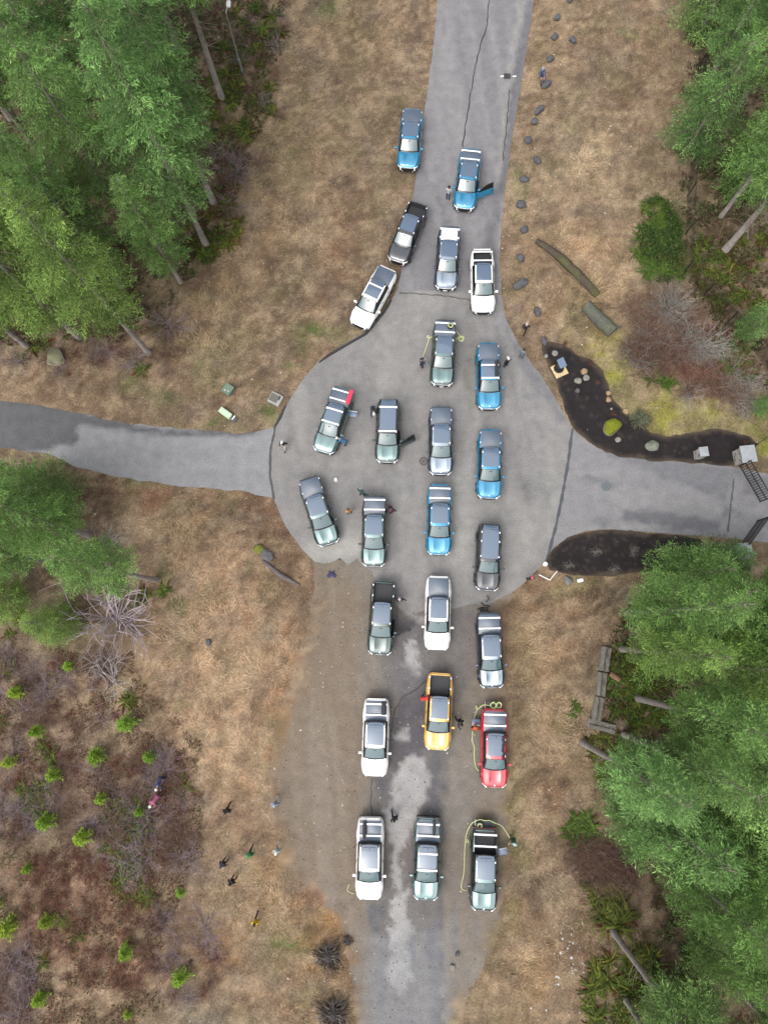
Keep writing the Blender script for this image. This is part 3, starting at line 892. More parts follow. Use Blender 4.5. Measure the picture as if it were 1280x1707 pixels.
    # greenhouse: glass house plus painted roof
    if truck:
        st = [(-h + 1.57, 1.22, .80), (-h + 1.60, 1.55, .72), (-h + 1.66, 1.76, .665), (-h + 1.85, 1.815, .68), (-h + 2.4, 1.845, .70), (h - 2.38, 1.83, .70), (h - 2.13, 1.785, .69), (h - 1.28, 1.235, .815)]
        roof0, ws = -h + 1.66, (h - 2.13, h - 1.28)
    else:
        st = [(-h + .03, 1.20, .84), (-h + .10, 1.55, .72), (-h + .20, 1.75, .66), (-h + .45, 1.81, .69), (-h + 1.4, 1.85, .72), (h - 2.38, 1.84, .71), (h - 2.13, 1.79, .69), (h - 1.28, 1.235, .815)]
        roof0, ws = -h + .20, (h - 2.13, h - 1.28)
    TZ = [(a, b) for a, b, c in st]; TW = [(a, c) for a, b, c in st]

    def top(y, u, dz=0.0):
        """point on the greenhouse top; u in -1..1"""
        bow = 0.0
        if y > ws[0] - .3:
            bow = .10 * (1 - u * u) * min(1, (y - ws[0] + .3) / .8)
        elif truck and y < -h + 1.7:
            bow = -.05 * (1 - u * u)
        return (ip(TW, y) * u, y + bow, ip(TZ, y) + .025 * (1 - u * u) - .04 * max(0, abs(u) - .86) / .14 + dz)

    mb = MB()
    us = [-1, -.95, -.86, -.5, 0, .5, .86, .95, 1]
    yy = [a for a, b, c in st]
    mb.grid(top, yy, us)
    for s in (-1, 1):
        def f(y, v, s=s):
            p = top(y, s)
            q = (s * min(.865, W(y) * .865), p[1], 1.215)
            return tuple(q[i] * (1 - v) + p[i] * v for i in range(3))
        mb.grid(f, yy, [0, .5, 1], flip=s < 0)
    out['glasshouse'] = (mb.mesh(kind + ' glasshouse', (M['sideglass'],), smooth=35), None)
    mb = MB()
    ry = list(np.linspace(roof0 - .01, ws[0] + .01, 9))
    mb.grid(lambda y, u: top(y, u, .012), ry, [-1.03, -.97, -.9, -.5, 0, .5, .9, .97, 1.03])
    out['roof'] = (mb.mesh(kind + ' roof', (M['white'],), smooth=35), 'paint')
    mb = MB()
    ga, gb = (roof0 + .02, ws[0] - .20)
    mb.grid(lambda y, u: top(y, u, .024), list(np.linspace(ga, gb, 8)), [-.86, -.82, -.4, 0, .4, .82, .86])
    out['roof_glass'] = (mb.mesh(kind + ' roof glass', (M['roofglass'],), smooth=35), None)
    mb = MB()
    for s in (-1, 1):
        mb.tube([top(roof0 + .10 + .05 * abs(u), u * s * .62, .032) for u in (.12, .5, 1.0)], .014, 4)
    mb.tube([top(roof0 + .12, 0, .035), top(roof0 + .24, 0, .05)], .018, 4)
    mb.tube([top(roof0 + .33, -.8, .022), top(roof0 + .33, 0, .022), top(roof0 + .33, .8, .022)], .008, 4)
    out['rear_spoiler'] = (mb.mesh(kind + ' spoiler', (M['trim'],), smooth=40), None)
    mb = MB()
    mb.grid(lambda t, u: top(ws[0] + .04 + (ws[1] - ws[0] - .16) * t, u * .90, .012), np.linspace(0, 1, 7), np.linspace(-1, 1, 9))
    out['windscreen'] = (mb.mesh(kind + ' windscreen', (M['glass'],), smooth=60), None)
    mb = MB()
    out['wipers'] = []
    for s in (-.36, .28):
        mb = MB(); mb.tube([top(ws[1] - .03, s, .03), top(ws[1] - .10, s + .45, .03)], .014, 4)
        out['wipers'].append(mb.mesh(kind + ' wiper', (M['trim'],)))
    mb = MB(); mb.box((0, ws[0] + .18, 1.735), (.16, .08, .03))
    out['mirror_sensor'] = (mb.mesh(kind + ' sensor', (M['trim'],)), None)
    # rear window
    if not truck:
        mb = MB()
        mb.grid(lambda t, u: top(-h + .06 + .12 * t, u * .88, .012), [0, .5, 1], np.linspace(-1, 1, 7))
        out['rear_window'] = (mb.mesh(kind + ' rear window', (M['sideglass'],), smooth=60), None)

    # doors: shell follows the body side, window above
    def door(y0, y1, s):
        d = MB()
        ys_, zs_ = np.linspace(y0, y1, 5), [.52, .72, .95, 1.15, 1.20]
        d.grid(lambda y, z: (s * (side_x(y, z) + .008), y, z), ys_, zs_, flip=s > 0)
        d.grid(lambda y, z: (s * (side_x(y, z) - .06), y, z), ys_, zs_, flip=s < 0)
        for z in (zs_[0], zs_[-1]):
            d.grid(lambda y, k: (s * (side_x(y, z) + (.008 if k else -.06)), y, z), ys_, [0, 1])
        for y in (y0, y1):
            d.grid(lambda z, k: (s * (side_x(y, z) + (.008 if k else -.06)), y, z), zs_, [0, 1])
        w = MB()

        def wp(y, v, o):
            p = top(min(y, ws[1] - .06), s)
            q = (s * min(.865, W(y) * .865), p[1], 1.21)
            r = [q[i] * (1 - v) + p[i] * v for i in range(3)]
            return (r[0] + s * o, r[1], r[2] + .003)
        yl = np.linspace(y0 + .04, min(y1 - .03, ws[1] - .1), 5)
        w.grid(lambda y, v: wp(y, v, .016), yl, [.06, .5, .88], flip=s < 0)
        fr = MB()
        edge = [wp(y, .92, .012) for y in yl]
        fr.tube([wp(yl[0], .02, .012)] + edge + [wp(yl[-1], .02, .012)], .022, 4)
        hd = MB()
        yh = y0 + .16
        hd.box((s * (side_x(yh, 1.05) + .02), yh, 1.06), (.03, .20, .035))
        return d.mesh('door', (M['white'],), smooth=35), w.mesh('window', (M['sideglass'],), smooth=50), fr.mesh('window frame', (M['trim'],), smooth=50), hd.mesh('handle', (M['trim'],))
    if truck:
        spans = [(-h + 1.72, -h + 2.75), (-h + 2.77, h - 1.22)]
    else:
        spans = [(-h + 1.45, -h + 2.42), (-h + 2.44, h - 1.22)]
    out['doors'] = {(i, s): (door(a, b, s), (s * (W(b) - .03), b, .0)) for i, (a, b) in enumerate(spans) for s in (-1, 1)}

    # mirror
    mir = {}
    for s in (-1, 1):
        mb = MB()
        mb.rbox((s * 1.09, h - 1.66, 1.22), (.25, .17, .17), .05)
        mb.tube([(s * .93, h - 1.62, 1.16), (s * 1.08, h - 1.65, 1.18)], .03, 5)
        mir[s] = mb.mesh('mirror', (M['white'],), smooth=40)
    out['mirrors'] = mir

    # front: fascia, light bar, lamps
    def nose(x, z, o):
        yb = float(np.interp(abs(x), [.0, .66, .78, .89, .955, .99], [h, h - .0, h - .08, h - .22, h - .45, h - .8]))
        return (x, yb - .05 * (abs(x) / .9) ** 2 + o, z)
    xsn = np.linspace(-.93, .93, 15)
    mb = MB()
    mb.grid(lambda x, z: nose(x, z, .035), xsn, [.44, .62, .80], flip=True)
    mb.grid(lambda x, k: nose(x, .80, .035 if k else -.1), xsn, [0, 1])
    mb.grid(lambda x, k: nose(x, .44, .035 if k else -.1), xsn, [0, 1])
    out['front_bumper'] = (mb.mesh(kind + ' bumper', (M['trim'],), smooth=40), None)
    mb = MB()
    mb.grid(lambda x, z: nose(x, z, .045), xsn, [.80, .87], flip=True)
    mb.grid(lambda x, k: nose(x, .87, .045 if k else -.05), xsn, [0, 1])
    out['grille'] = (mb.mesh(kind + ' grille', (M['trim'],), smooth=40), None)
    mb = MB()
    mb.grid(lambda x, z: nose(x, z, .03), np.linspace(-.86, .86, 15), [.885, .945], flip=True)
    mb.grid(lambda x, k: nose(x, .945 - .03 * k, .03 if k else -.03), np.linspace(-.86, .86, 15), [0, 1])
    out['light_bar'] = (mb.mesh(kind + ' light bar', (M['lamp'],), smooth=50), None)
    lam = {}
    for s in (-1, 1):
        mb = MB()
        p = nose(s * .60, .80, .005)
        mb.rbox((p[0], p[1], .80), (.15, .10, .36), .045)
        lam[s] = mb.mesh('headlight', (M['lamp'],), smooth=40)
    out['headlights'] = lam
    hk = {}
    for s in (-1, 1):
        mb = MB(); mb.rbox((s * .42, h - .01, .50), (.20, .07, .07), .02)
        hk[s] = mb.mesh('tow hook', (M['bar'],), smooth=40)
    out['tow_hooks'] = hk
    mb = MB(); mb.disc((0, h - .15, ZT(h - .15) + .06), .055, .02, 10)
    out['badge'] = (mb.mesh('bonnet badge', (M['lamp'],)), None)
    mb = MB(); mb.box((0, h + .055, .62), (.34, .02, .17))
    out['number_plate'] = (mb.mesh('number plate', (M['plate'],)), None)
    # rear
    mb = MB()
    mb.box((0, -h - .012, .56), (1.5, .06, .22)); mb.box((0, -h + .02, .50), (1.66, .08, .16))
    out['rear_bumper'] = (mb.mesh('rear bumper', (M['trim'],)), None)
    mb = MB(); mb.box((0, -h - .008, 1.08), (1.44, .035, .05))
    out['tail_light'] = (mb.mesh('tail light', (M['taillight'],)), None)
    mb = MB(); mb.rbox((0, -h - .006, .92), (1.40, .03, .50), .01)
    out['tailgate'] = (mb.mesh('tailgate', (M['white'],), smooth=40), 'paint')

    # wheels
    mb = MB(); r = .40
    prof = [(-.13, .27), (-.14, .36), (-.11, r), (.11, r), (.14, .36), (.13, .27)]
    n = 20; vs = []; fs = []
    for k in range(n):
        t = 2 * math.pi * k / n
        vs += [(x, rr * math.cos(t), rr * math.sin(t)) for x, rr in prof]
    for k in range(n):
        for j in range(len(prof)):
            a, b = j, (j + 1) % len(prof)
            fs.append((k * 6 + a, k * 6 + b, ((k + 1) % n) * 6 + b, ((k + 1) % n) * 6 + a))
    mb.add(vs, fs)
    out['wheel'] = mb.mesh('tyre', (M['rubber'],), smooth=40)
    mb = MB(); mb.disc((0, 0, 0), .27, .20, 20, axis='X'); mb.disc((0, 0, 0), .09, .24, 10, axis='X')
    for k in range(5):
        t = 2 * math.pi * k / 5
        mb.box((0, .16 * math.cos(t), .16 * math.sin(t)), (.23, .05, .20), Matrix.Rotation(t - math.pi / 2, 4, 'X'))
    out['rim'] = mb.mesh('rim', (M['rim'],), smooth=40)
    out['axles'] = (yF, yR)

    # cargo bed, cover, rails, mounts
    if truck:
        mb = MB(); e = .012
        x0, z0, zt = .765 - e, .70 + e, 1.235
        a, b = bed0 + e, bed1 - e
        mb.grid(lambda x, y: (x, y, z0), [-x0, x0], [a, b])
        for s in (-1, 1):
            mb.grid(lambda y, z: (s * x0, y, z), [a, b], [z0, zt])
        for y in (a, b):
            mb.grid(lambda x, z: (x, y, z), [-x0, x0], [z0, zt])
        for k in range(7):
            mb.box((-.6 + .2 * k, (a + b) / 2, z0 + .02), (.07, b - a - .08, .03))
        out['cargo_bed'] = (mb.mesh('cargo bed', (M['liner'],)), None)
        mb = MB()
        mb.rbox((0, (bed0 + bed1) / 2, 1.268), (1.56, bed1 - bed0 + .06, .035), .06)
        for k in range(8):
            mb.box((0, bed0 + .09 + k * (bed1 - bed0 - .1) / 8, 1.288), (1.5, .012, .012))
        out['bed_cover'] = (mb.mesh('bed cover', (M['cover'],), smooth=40), None)

        def bar(y, z, w):
            m_ = MB(); m_.rbox((0, y, z + .09), (w, .125, .045), .02)
            for s in (-1, 1):
                m_.rbox((s * (w / 2 - .06), y, z + .03), (.11, .16, .10), .02)
            return m_.mesh('crossbar', (M['bar'],), smooth=40)
        out['bed_bars'] = [bar(bed0 + .20, 1.27, 1.64), bar(bed0 + .98, 1.27, 1.64)]
        out['roof_bars'] = [bar(roof0 + .52, 1.825, 1.40), bar(ws[0] - .12, 1.81, 1.42)]
        mp = [(s * .785, y, 1.262) for s in (-1, 1) for y in (bed0 + .16, bed0 + .95)] + [(s * .66, y, 1.852) for s in (-1, 1) for y in (roof0 + .38, ws[0] - .20)]
    else:
        def bar(y, z, w):
            m_ = MB(); m_.rbox((0, y, z + .09), (w, .125, .045), .02)
            for s in (-1, 1):
                m_.rbox((s * (w / 2 - .06), y, z + .03), (.11, .16, .10), .02)
            return m_.mesh('crossbar', (M['bar'],), smooth=40)
        out['bed_bars'] = []
        out['roof_bars'] = [bar(-h + .85, 1.825, 1.42), bar(ws[0] - .14, 1.815, 1.44)]
        mp = [(s * .68, y, 1.85) for s in (-1, 1) for y in (-h + .75, -h + 1.45, ws[0] - .35)]
    mb = MB(); mb.rbox((0, 0, 0), (.075, .15, .03), .03)
    out['mount'] = mb.mesh('mount point', (M['lamp'],), smooth=40)
    out['mounts'] = mp
    out['dims'] = (L, h, bed0, bed1, roof0, ws)
    return out


VM = {k: make_vehicle_meshes(k) for k in ('truck', 'suv')}
GRP = 'pickups and off-roaders lined up nose to the south'


def vehicle(kind, colour, rear, front, label, cover=True, bars=(), plate=False, gate_open=False, open_doors=(), dark_roof=False, mats=None):
    V = VM[kind]
    L, h, bed0, bed1, roof0, ws = V['dims']
    a, b = P(*rear, .95), P(*front, .75)
    c = (a + b) / 2; d = b - a
    rz = math.atan2(-d.x, d.y)
    root = thing('pickup_truck' if kind == 'truck' else 'suv', label, 'pickup truck' if kind == 'truck' else 'suv', (c.x, c.y, 0.0), rz, GRP)
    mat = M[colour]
    side = M[mats] if mats else mat  # optional darker copy of the paint carries the shade of the sides

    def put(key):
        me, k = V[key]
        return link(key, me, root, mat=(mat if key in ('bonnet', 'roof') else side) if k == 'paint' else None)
    for key in ('body', 'cladding', 'bonnet', 'glasshouse', 'roof_glass', 'rear_spoiler', 'windscreen', 'mirror_sensor', 'front_bumper', 'grille', 'light_bar', 'badge', 'rear_bumper', 'tail_light'):
        put(key)
    r = put('roof')
    if dark_roof:
        r.material_slots[0].material = M['black']
    if kind == 'suv':
        put('rear_window')
    if plate:
        put('number_plate')
    g = put('tailgate')
    if gate_open:
        g.data = g.data  # same panel, folded down level with the bed floor
        g.rotation_euler = (R(90), 0, 0)
        # hinge along the lower edge of the gate
        hinge = Vector((0, -h, .68))
        g.location = hinge - Matrix.Rotation(R(90), 3, 'X') @ Vector((0, -h, .68))
        m2 = MB(); m2.rbox((0, -h - .27, .705), (1.30, .50, .02), .02)
        for k in range(7):
            m2.box((-.54 + .18 * k, -h - .27, .722), (.05, .46, .02))
        link('tailgate_liner', m2.mesh('tailgate liner', (M['liner'],)), root)
    for s, me in V['mirrors'].items():
        link('mirror', me, root, mat=side)
    for s, me in V['headlights'].items():
        link('headlight', me, root)
    for me in V['wipers']:
        link('wiper', me, root)
    for s, me in V['tow_hooks'].items():
        link('tow_hook', me, root)
    for ya in V['axles']:
        for s in (-1, 1):
            w = link('wheel', V['wheel'], root, loc=(s * .86, ya, .40))
            link('rim', V['rim'], w, loc=(s * .045, 0, 0))
    for (i, s), ((dm, wm, fm, hm), hinge) in V['doors'].items():
        dr = link('door', dm, root, mat=side)
        link('window', wm, dr); link('window_frame', fm, dr); link('handle', hm, dr)
        if (i, s) in open_doors:
            ang = R(62) * s
            H = Vector(hinge)
            dr.rotation_euler = (0, 0, ang)
            dr.location = H - Matrix.Rotation(ang, 3, 'Z') @ H
            dr['label'] = 'front door swung wide open'
            m2 = MB()
            (y0, y1) = (H.y - (1.5 if kind == 'truck' else 1.4), H.y - .03)
            m2.grid(lambda y, z: (s * .985, y, z), np.linspace(y0 + .05, y1, 4), [.55, 1.18])
            link('opening_shade_sheet', m2.mesh('opening shade sheet', (M['trim'],)), root)  # black sheet on the closed body side paints the dark of the cab
    if kind == 'truck':
        put('cargo_bed')
        if cover:
            put('bed_cover')
    if 'bed' in bars:
        for me in V['bed_bars']:
            link('crossbar', me, root)
    if 'roof' in bars:
        for me in V['roof_bars']:
            link('crossbar', me, root)
    for (x, y, z) in V['mounts']:
        if z > 1.6 and 'roof' in bars: continue
        if z < 1.6 and 'bed' in bars: continue
        link('mount_point', V['mount'], root, loc=(x, y, z))
    return root


def local(root, x, y, z):
    c, s = math.cos(root.rotation_euler.z), math.sin(root.rotation_euler.z)
    return Vector((root.location.x + c * x - s * y, root.location.y + s * x + c * y, z))


V1 = vehicle('truck', 'blue', (688, 184), (679, 283), 'blue pickup with black bed cover, parked half on the brown verge')
V2 = vehicle('truck', 'blue', (785, 251), (773, 349), 'blue pickup on the narrow road with a front door open', bars=('bed',), open_doors=((1, -1),))
V3 = vehicle('truck', 'black', (698, 341), (661, 437), 'black pickup with empty uncovered bed, angled on the road edge', cover=False)
V4 = vehicle('truck', 'white', (647, 449), (597, 544), 'white pickup angled on the verge with a framed roof rack', bars=('roof',))
V5 = vehicle('truck', 'silver', (750, 380), (742, 482), 'silver blue pickup carrying a flat white box on its bed', bars=('bed',), plate=True, mats='silver_shaded')
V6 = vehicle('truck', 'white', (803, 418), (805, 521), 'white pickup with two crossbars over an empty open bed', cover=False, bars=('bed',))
V7 = vehicle('truck', 'sage', (742, 537), (736, 641), 'sage green pickup with a round cord reel on its bed', bars=('bed',), plate=True, mats='darkgreen_shaded_sage')
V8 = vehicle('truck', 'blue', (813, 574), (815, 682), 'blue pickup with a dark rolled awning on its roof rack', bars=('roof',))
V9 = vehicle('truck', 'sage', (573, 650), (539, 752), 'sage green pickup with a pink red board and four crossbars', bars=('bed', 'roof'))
V10 = vehicle('suv', 'sage', (648, 668), (645, 771), 'dark green off-roader with roof crossbars and open front door', bars=('roof',), open_doors=((1, -1),), dark_roof=True, mats='darkgreen_shaded_sage')
V11 = vehicle('truck', 'silver', (735, 681), (734, 790), 'silver pickup without crossbars beside the dark manhole ring', mats='silver_shaded')
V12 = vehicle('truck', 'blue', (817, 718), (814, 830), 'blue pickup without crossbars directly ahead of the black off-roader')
V13 = vehicle('truck', 'sage', (515, 799), (549, 906), 'sage green pickup slanted towards the leaf littered curve', mats='darkgreen_shaded_sage')
V14 = vehicle('truck', 'sage', (625, 829), (623, 942), 'sage green pickup with bed crossbars standing straight on the pavement', bars=('bed',), mats='darkgreen_shaded_sage')
V15 = vehicle('truck', 'blue', (733, 811), (731, 922), 'blue pickup with bed crossbars and all its doors shut', bars=('bed',))
V16 = vehicle('suv', 'black', (816, 877), (811, 981), 'black off-roader with long grey glass roof and bare roof', dark_roof=True)
V17 = vehicle('truck', 'darkgreen_shaded_sage', (640, 972), (633, 1088), 'dark green grey pickup with open bed and open front door', cover=False, open_doors=((1, -1),))
V18 = vehicle('truck', 'white', (731, 963), (728, 1081), 'white pickup with covered bed and no crossbars')
V19 = vehicle('truck', 'silver', (814, 1024), (819, 1144), 'ice blue pickup with bed crossbars behind the red pickup', bars=('bed',), mats='silver_shaded')
V20 = vehicle('truck', 'yellow', (734, 1122), (728, 1249), 'yellow pickup with an empty open bed', cover=False)
V21 = vehicle('truck', 'white', (628, 1163), (624, 1294), 'white pickup on the gravel with a rolled dark mat between its bed crossbars', bars=('bed',))
V22 = vehicle('truck', 'red', (824, 1184), (823, 1309), 'red pickup with tailgate down and cord heaped on it', bars=('bed',), gate_open=True)
V23 = vehicle('truck', 'white', (618, 1359), (615, 1501), 'white pickup with a long black case across its bed bars', bars=('bed',))
V24 = vehicle('truck', 'sage', (714, 1360), (709, 1501), 'sage green pickup with crossbars on both bed and roof, front row', bars=('bed', 'roof'))
V25 = vehicle('truck', 'sage', (808, 1381), (805, 1515), 'sage green pickup with tailgate down and uncovered ribbed bed', cover=False, bars=('bed',), gate_open=True, mats='darkgreen_shaded_sage')

# ---------------------------------------------------------------- things carried by the vehicles


def on(root, name, mb, mat, x, y, z, label, cat, rz=0.0, smooth=40, group=None):
    p = local(root, x, y, z)
    me = mb.mesh(name, (mat,), smooth=smooth)
    o = link(name, me, loc=p, rot=(0, 0, root.rotation_euler.z + rz))
    return tag(o, label, cat, group)


H_ = 5.51 / 2
mb = MB(); mb.rbox((0, 0, .10), (1.34, 1.02, .20), .06); mb.box((0, 0, .205), (1.2, .02, .012)); mb.box((.3, .3, .205), (.2, .06, .014))
on(V5, 'storage_box', mb, M['whiteplastic'], 0.02, -H_ + .98, 1.30, 'flat white box lying on the bed of a silver pickup', 'box')
mb = MB(); mb.tube([(0, -.62, .10), (0, .62, .10)], .13, 10); mb.box((0, -.4, .10), (.28, .03, .28)); mb.box((0, .4, .10), (.28, .03, .28))
on(V8, 'rolled_awning', mb, simple('brown black canvas', (.03, .022, .02), .85), -.50, -H_ + 2.52, 1.93, 'dark rolled awning strapped on a blue pickup roof rack', 'awning')
mb = MB(); mb.rbox((0, 0, .03), (.34, 1.25, .06), .10)
for k in range(7): mb.box((0, -.48 + .16 * k, .065), (.26, .05, .02))
on(V9, 'traction_board', mb, M['pink'], -.72, -H_ + .70, 1.42, 'pink red traction board on the bed rack of a sage pickup', 'board')
mb = MB(); mb.tube([(0, -.62, .1), (0, .62, .1)], .10, 8); mb.rbox((0, 0, .06), (.26, 1.05, .12), .06)
on(V23, 'black_case', mb, M['charcoal'], .42, -H_ + .70, 1.40, 'long black case on the bed bars of a white pickup', 'case')
mb = MB(); mb.rbox((0, 0, .05), (.20, 1.05, .10), .06); mb.box((0, -.45, .11), (.26, .06, .04))
on(V24, 'black_case', mb, M['charcoal'], -.42, -H_ + .55, 1.40, 'narrow black case on the bed bars of a sage pickup', 'case')
mb = MB(); mb.rbox((0, 0, .06), (.36, .95, .12), .08)
on(V21, 'black_mat', mb, M['charcoal'], -.56, -H_ + .66, 1.30, 'dark rolled mat on the covered bed of a white pickup', 'mat')
mb = MB()
for k in range(9):
    y = -.75 + k * .19
    mb.rbox((random.uniform(-.05, .05), y, .07), (.16 + random.uniform(0, .08), .15, .12), .03)
on(V22, 'roof_gear', mb, M['charcoal'], -.52, -H_ + 2.6, 1.865, 'lumpy black gear lying along the roof of a red pickup', 'gear')


def cord(name, pts, rad, label, cat='cord', col=None, n=5):
    mb = MB()
    # smooth the walk
    q = [Vector(p) for p in pts]
    for _ in range(2):
        r = [q[0]]
        for a, b in zip(q[:-1], q[1:]):
            r += [a * .75 + b * .25, a * .25 + b * .75]
        q = r + [q[-1]]
    mb.tube(q, rad, n)
    o = link(name, mb.mesh(name, (col or M['rope'],), smooth=70))
    return tag(o, label, cat)


def coil(cx, cy, z, r, turns, jit=.12):
    out = []
    for k in range(int(turns * 9)):
        t = 2 * math.pi * k / 9
        rr = r * (1 + random.uniform(-jit, jit) * 2)
        out.append((cx + rr * math.cos(t) + random.uniform(-.03, .03), cy + rr * math.sin(t), z + .012 * k / 9 + random.uniform(0, .02)))
    return out


# cord reels on two beds
def reel(root, x, y, z, label):
    mb = MB(); mb.disc((0, 0, .04), .26, .03, 18); mb.disc((0, 0, .20), .26, .03, 18); mb.disc((0, 0, .12), .12, .16, 14)
    p = local(root, x, y, z)
    t = thing('cord_reel', label, 'reel', p, random.uniform(0, 6))
    link('drum', mb.mesh('drum', (M['blackmetal'],), smooth=40), t)
    mb = MB(); mb.tube(coil(0, 0, .225, .17, 3), .022, 5)
    link('cord', mb.mesh('reel cord', (M['rope'],), smooth=70), t)
    return t


reel(V7, -.42, -H_ + .62, 1.29, 'black cord reel lying on the covered bed of a sage pickup')
reel(V25, .38, -H_ - .10, .74, 'black cord reel on the lowered tailgate of a sage pickup')
mb = MB()
p = local(V22, -.12, -H_ - .25, .74)
tag(link('cord_heap', (lambda m_: (m_.tube(coil(-.18, 0, .02, .22, 5), .024, 5), m_.tube(coil(.22, .02, .02, .20, 4), .024, 5), m_.mesh('cord heap', (M['rope'],), smooth=70))[-1])(mb), loc=p),
    'tangled heap of pale green cord on a red pickup tailgate', 'cord')

CR = .028


def gp(px, py, z=.03): return P(px, py, z)


cord('cord', [gp(703, 605, .9), gp(704, 596, .75), gp(707, 588, .5), gp(711, 577, .55), gp(714, 567, .6), gp(716, 561, .62), gp(713, 559, .6), gp(711, 562, .6), gp(715, 564, .6), gp(722, 560, .9)], CR,
     'pale green cord from a sage pickup to a person in navy')
cord('cord', [local(V7, -.9, -H_ + .75, 1.0), gp(764, 557, .5)] + coil(*(lambda q: (q.x, q.y))(P(768, 565)), .04, .22, 3) + [gp(764, 560, .03), gp(758, 569, .03)], CR, 'pale green cord coiled beside a sage pickup on the pavement')
cord('cord', [local(V22, .3, -H_ - .2, .78), gp(806, 1174, .8), gp(800, 1179, .5), gp(795, 1183, .3), gp(792, 1178, .2), gp(794, 1176, .2), gp(796, 1181, .1), gp(791, 1193, .2), gp(788, 1205, .4), gp(788, 1216, .1), gp(787, 1226),
              gp(787, 1236), gp(791, 1246), gp(790, 1258), gp(791, 1270), gp(793, 1280), gp(798, 1285)], CR, 'pale cord trailing along the gravel beside the red pickup')
cord('cord', [gp(776, 1484), gp(770, 1483), gp(768, 1476), gp(772, 1462), gp(774, 1445), gp(774, 1425), gp(775, 1408), gp(776, 1399), gp(781, 1401), gp(780, 1405), gp(776, 1403), gp(776, 1394), gp(780, 1382, .3), gp(786, 1372, .5),
              local(V25, .62, -H_ - .40, .76), local(V25, .3, -H_ - .52, .76), local(V25, -.05, -H_ - .42, .76), local(V25, -.3, -H_ - .50, .76), local(V25, -.66, -H_ - .34, .76), gp(836, 1376, .5), gp(842, 1385, .6), gp(846, 1391, .9), gp(849, 1397, .9)], CR,
     'pale green cord looped round the rear of a sage pickup')
cord('cord', [gp(582, 1474), gp(580, 1480), gp(578, 1485), gp(584, 1488), gp(590, 1490)], .018, 'short pale cord on the gravel beside a white pickup')
# side storage doors standing open behind three cabs


def side_door(root, x, y, label, rz):
    t = thing('storage_door', label, 'door', local(root, x, y, .62), root.rotation_euler.z + rz)
    mb = MB(); mb.rbox((0, 0, .0), (.62, .46, .04), .06)
    link('panel', mb.mesh('storage door', (M['panelblue'],), smooth=40), t)
    mb = MB(); mb.tube([(-.29, -.2, .03), (.29, -.2, .03)], .02, 5)
    link('edge_strip', mb.mesh('strip', (M['bar'],), smooth=50), t)


side_door(V25, -1.36, -H_ + 1.62, 'grey storage door folded down beside a sage pickup', R(12))
side_door(V9, -1.32, -H_ + 1.70, 'small storage door folded down beside the pickup with pink board', R(8))
side_door(V22, 1.32, -H_ + 1.05, 'dark storage door folded down beside the red pickup', R(178))

# ================================================================ STONES, FURNITURE, STRUCTURES


def rock_mesh(name, seed, col, moss=None, flat=.62, sub=3):
    bm = bmesh.new()
    bmesh.ops.create_icosphere(bm, subdivisions=sub, radius=1.0)
    rr = random.Random(seed)
    planes = [(Vector((rr.gauss(0, 1), rr.gauss(0, 1), rr.gauss(0, .7))).normalized(), rr.uniform(.62, .9)) for _ in range(9)]
    for v in bm.verts:
        p = v.co.copy()
        for n, d in planes:
            k = p.dot(n) - d
            if k > 0: p -= n * k * .9
        a = np.array([p.x * 2.1 + seed]), np.array([p.y * 2.1 + p.z * 1.7])
        p *= 1 + (float(fbm(a[0], a[1], seed)[0]) - .5) * .22
        p.z *= flat
        v.co = p
    me = bpy.data.meshes.new(name); bm.to_mesh(me); bm.free()
    co = np.array([v.co for v in me.vertices]); nz = np.array([v.normal.z for v in me.vertices])
    c = np.zeros((len(co), 3)) + np.array(col)
    c *= (.8 + .4 * fbm(co[:, 0] * 3 + seed, co[:, 1] * 3 + co[:, 2] * 2, seed))[:, None]
    if moss is not None:
        w = sstep(.35, .6, nz * .6 + fbm(co[:, 0] * 1.6, co[:, 1] * 1.6, seed + 5) * .55 - .05)
        c = mixc(c, w, moss)
    a = me.attributes.new('tint', 'FLOAT_COLOR', 'POINT')
    cc = np.ones((len(co), 4), np.float32); cc[:, :3] = c
    a.data.foreach_set('color', cc.ravel())
    me.materials.append(M['rock'])
    me.polygons.foreach_set('use_smooth', np.full(len(me.polygons), True)); me.set_sharp_from_angle(angle=R(30))
    return me


DARKROCK = [rock_mesh('dark rock', s, alb(112, 112, 116)) for s in (1, 2, 3)]
PALEROCK = [rock_mesh('pale rock', s, alb(172, 168, 160)) for s in (4, 5)]
TANROCK = [rock_mesh('tan rock', s, alb(198, 170, 134)) for s in (6, 7)]


def rock(px, py, w, me, label, name='rock', sx=1.0, group=None, sink=.35, rz=None, dz=0.0):
    p = G(px, py, dz)
    r = w / 2
    o = link(name, me, loc=(p.x, p.y, max(p.z, 0) + r * .62 * (1 - sink)), rot=(0, 0, random.uniform(0, 6.28) if rz is None else rz), scale=(r * sx, r / sx ** .5, r))
    return tag(o, label, 'boulder' if name == 'boulder' else 'rock', group)


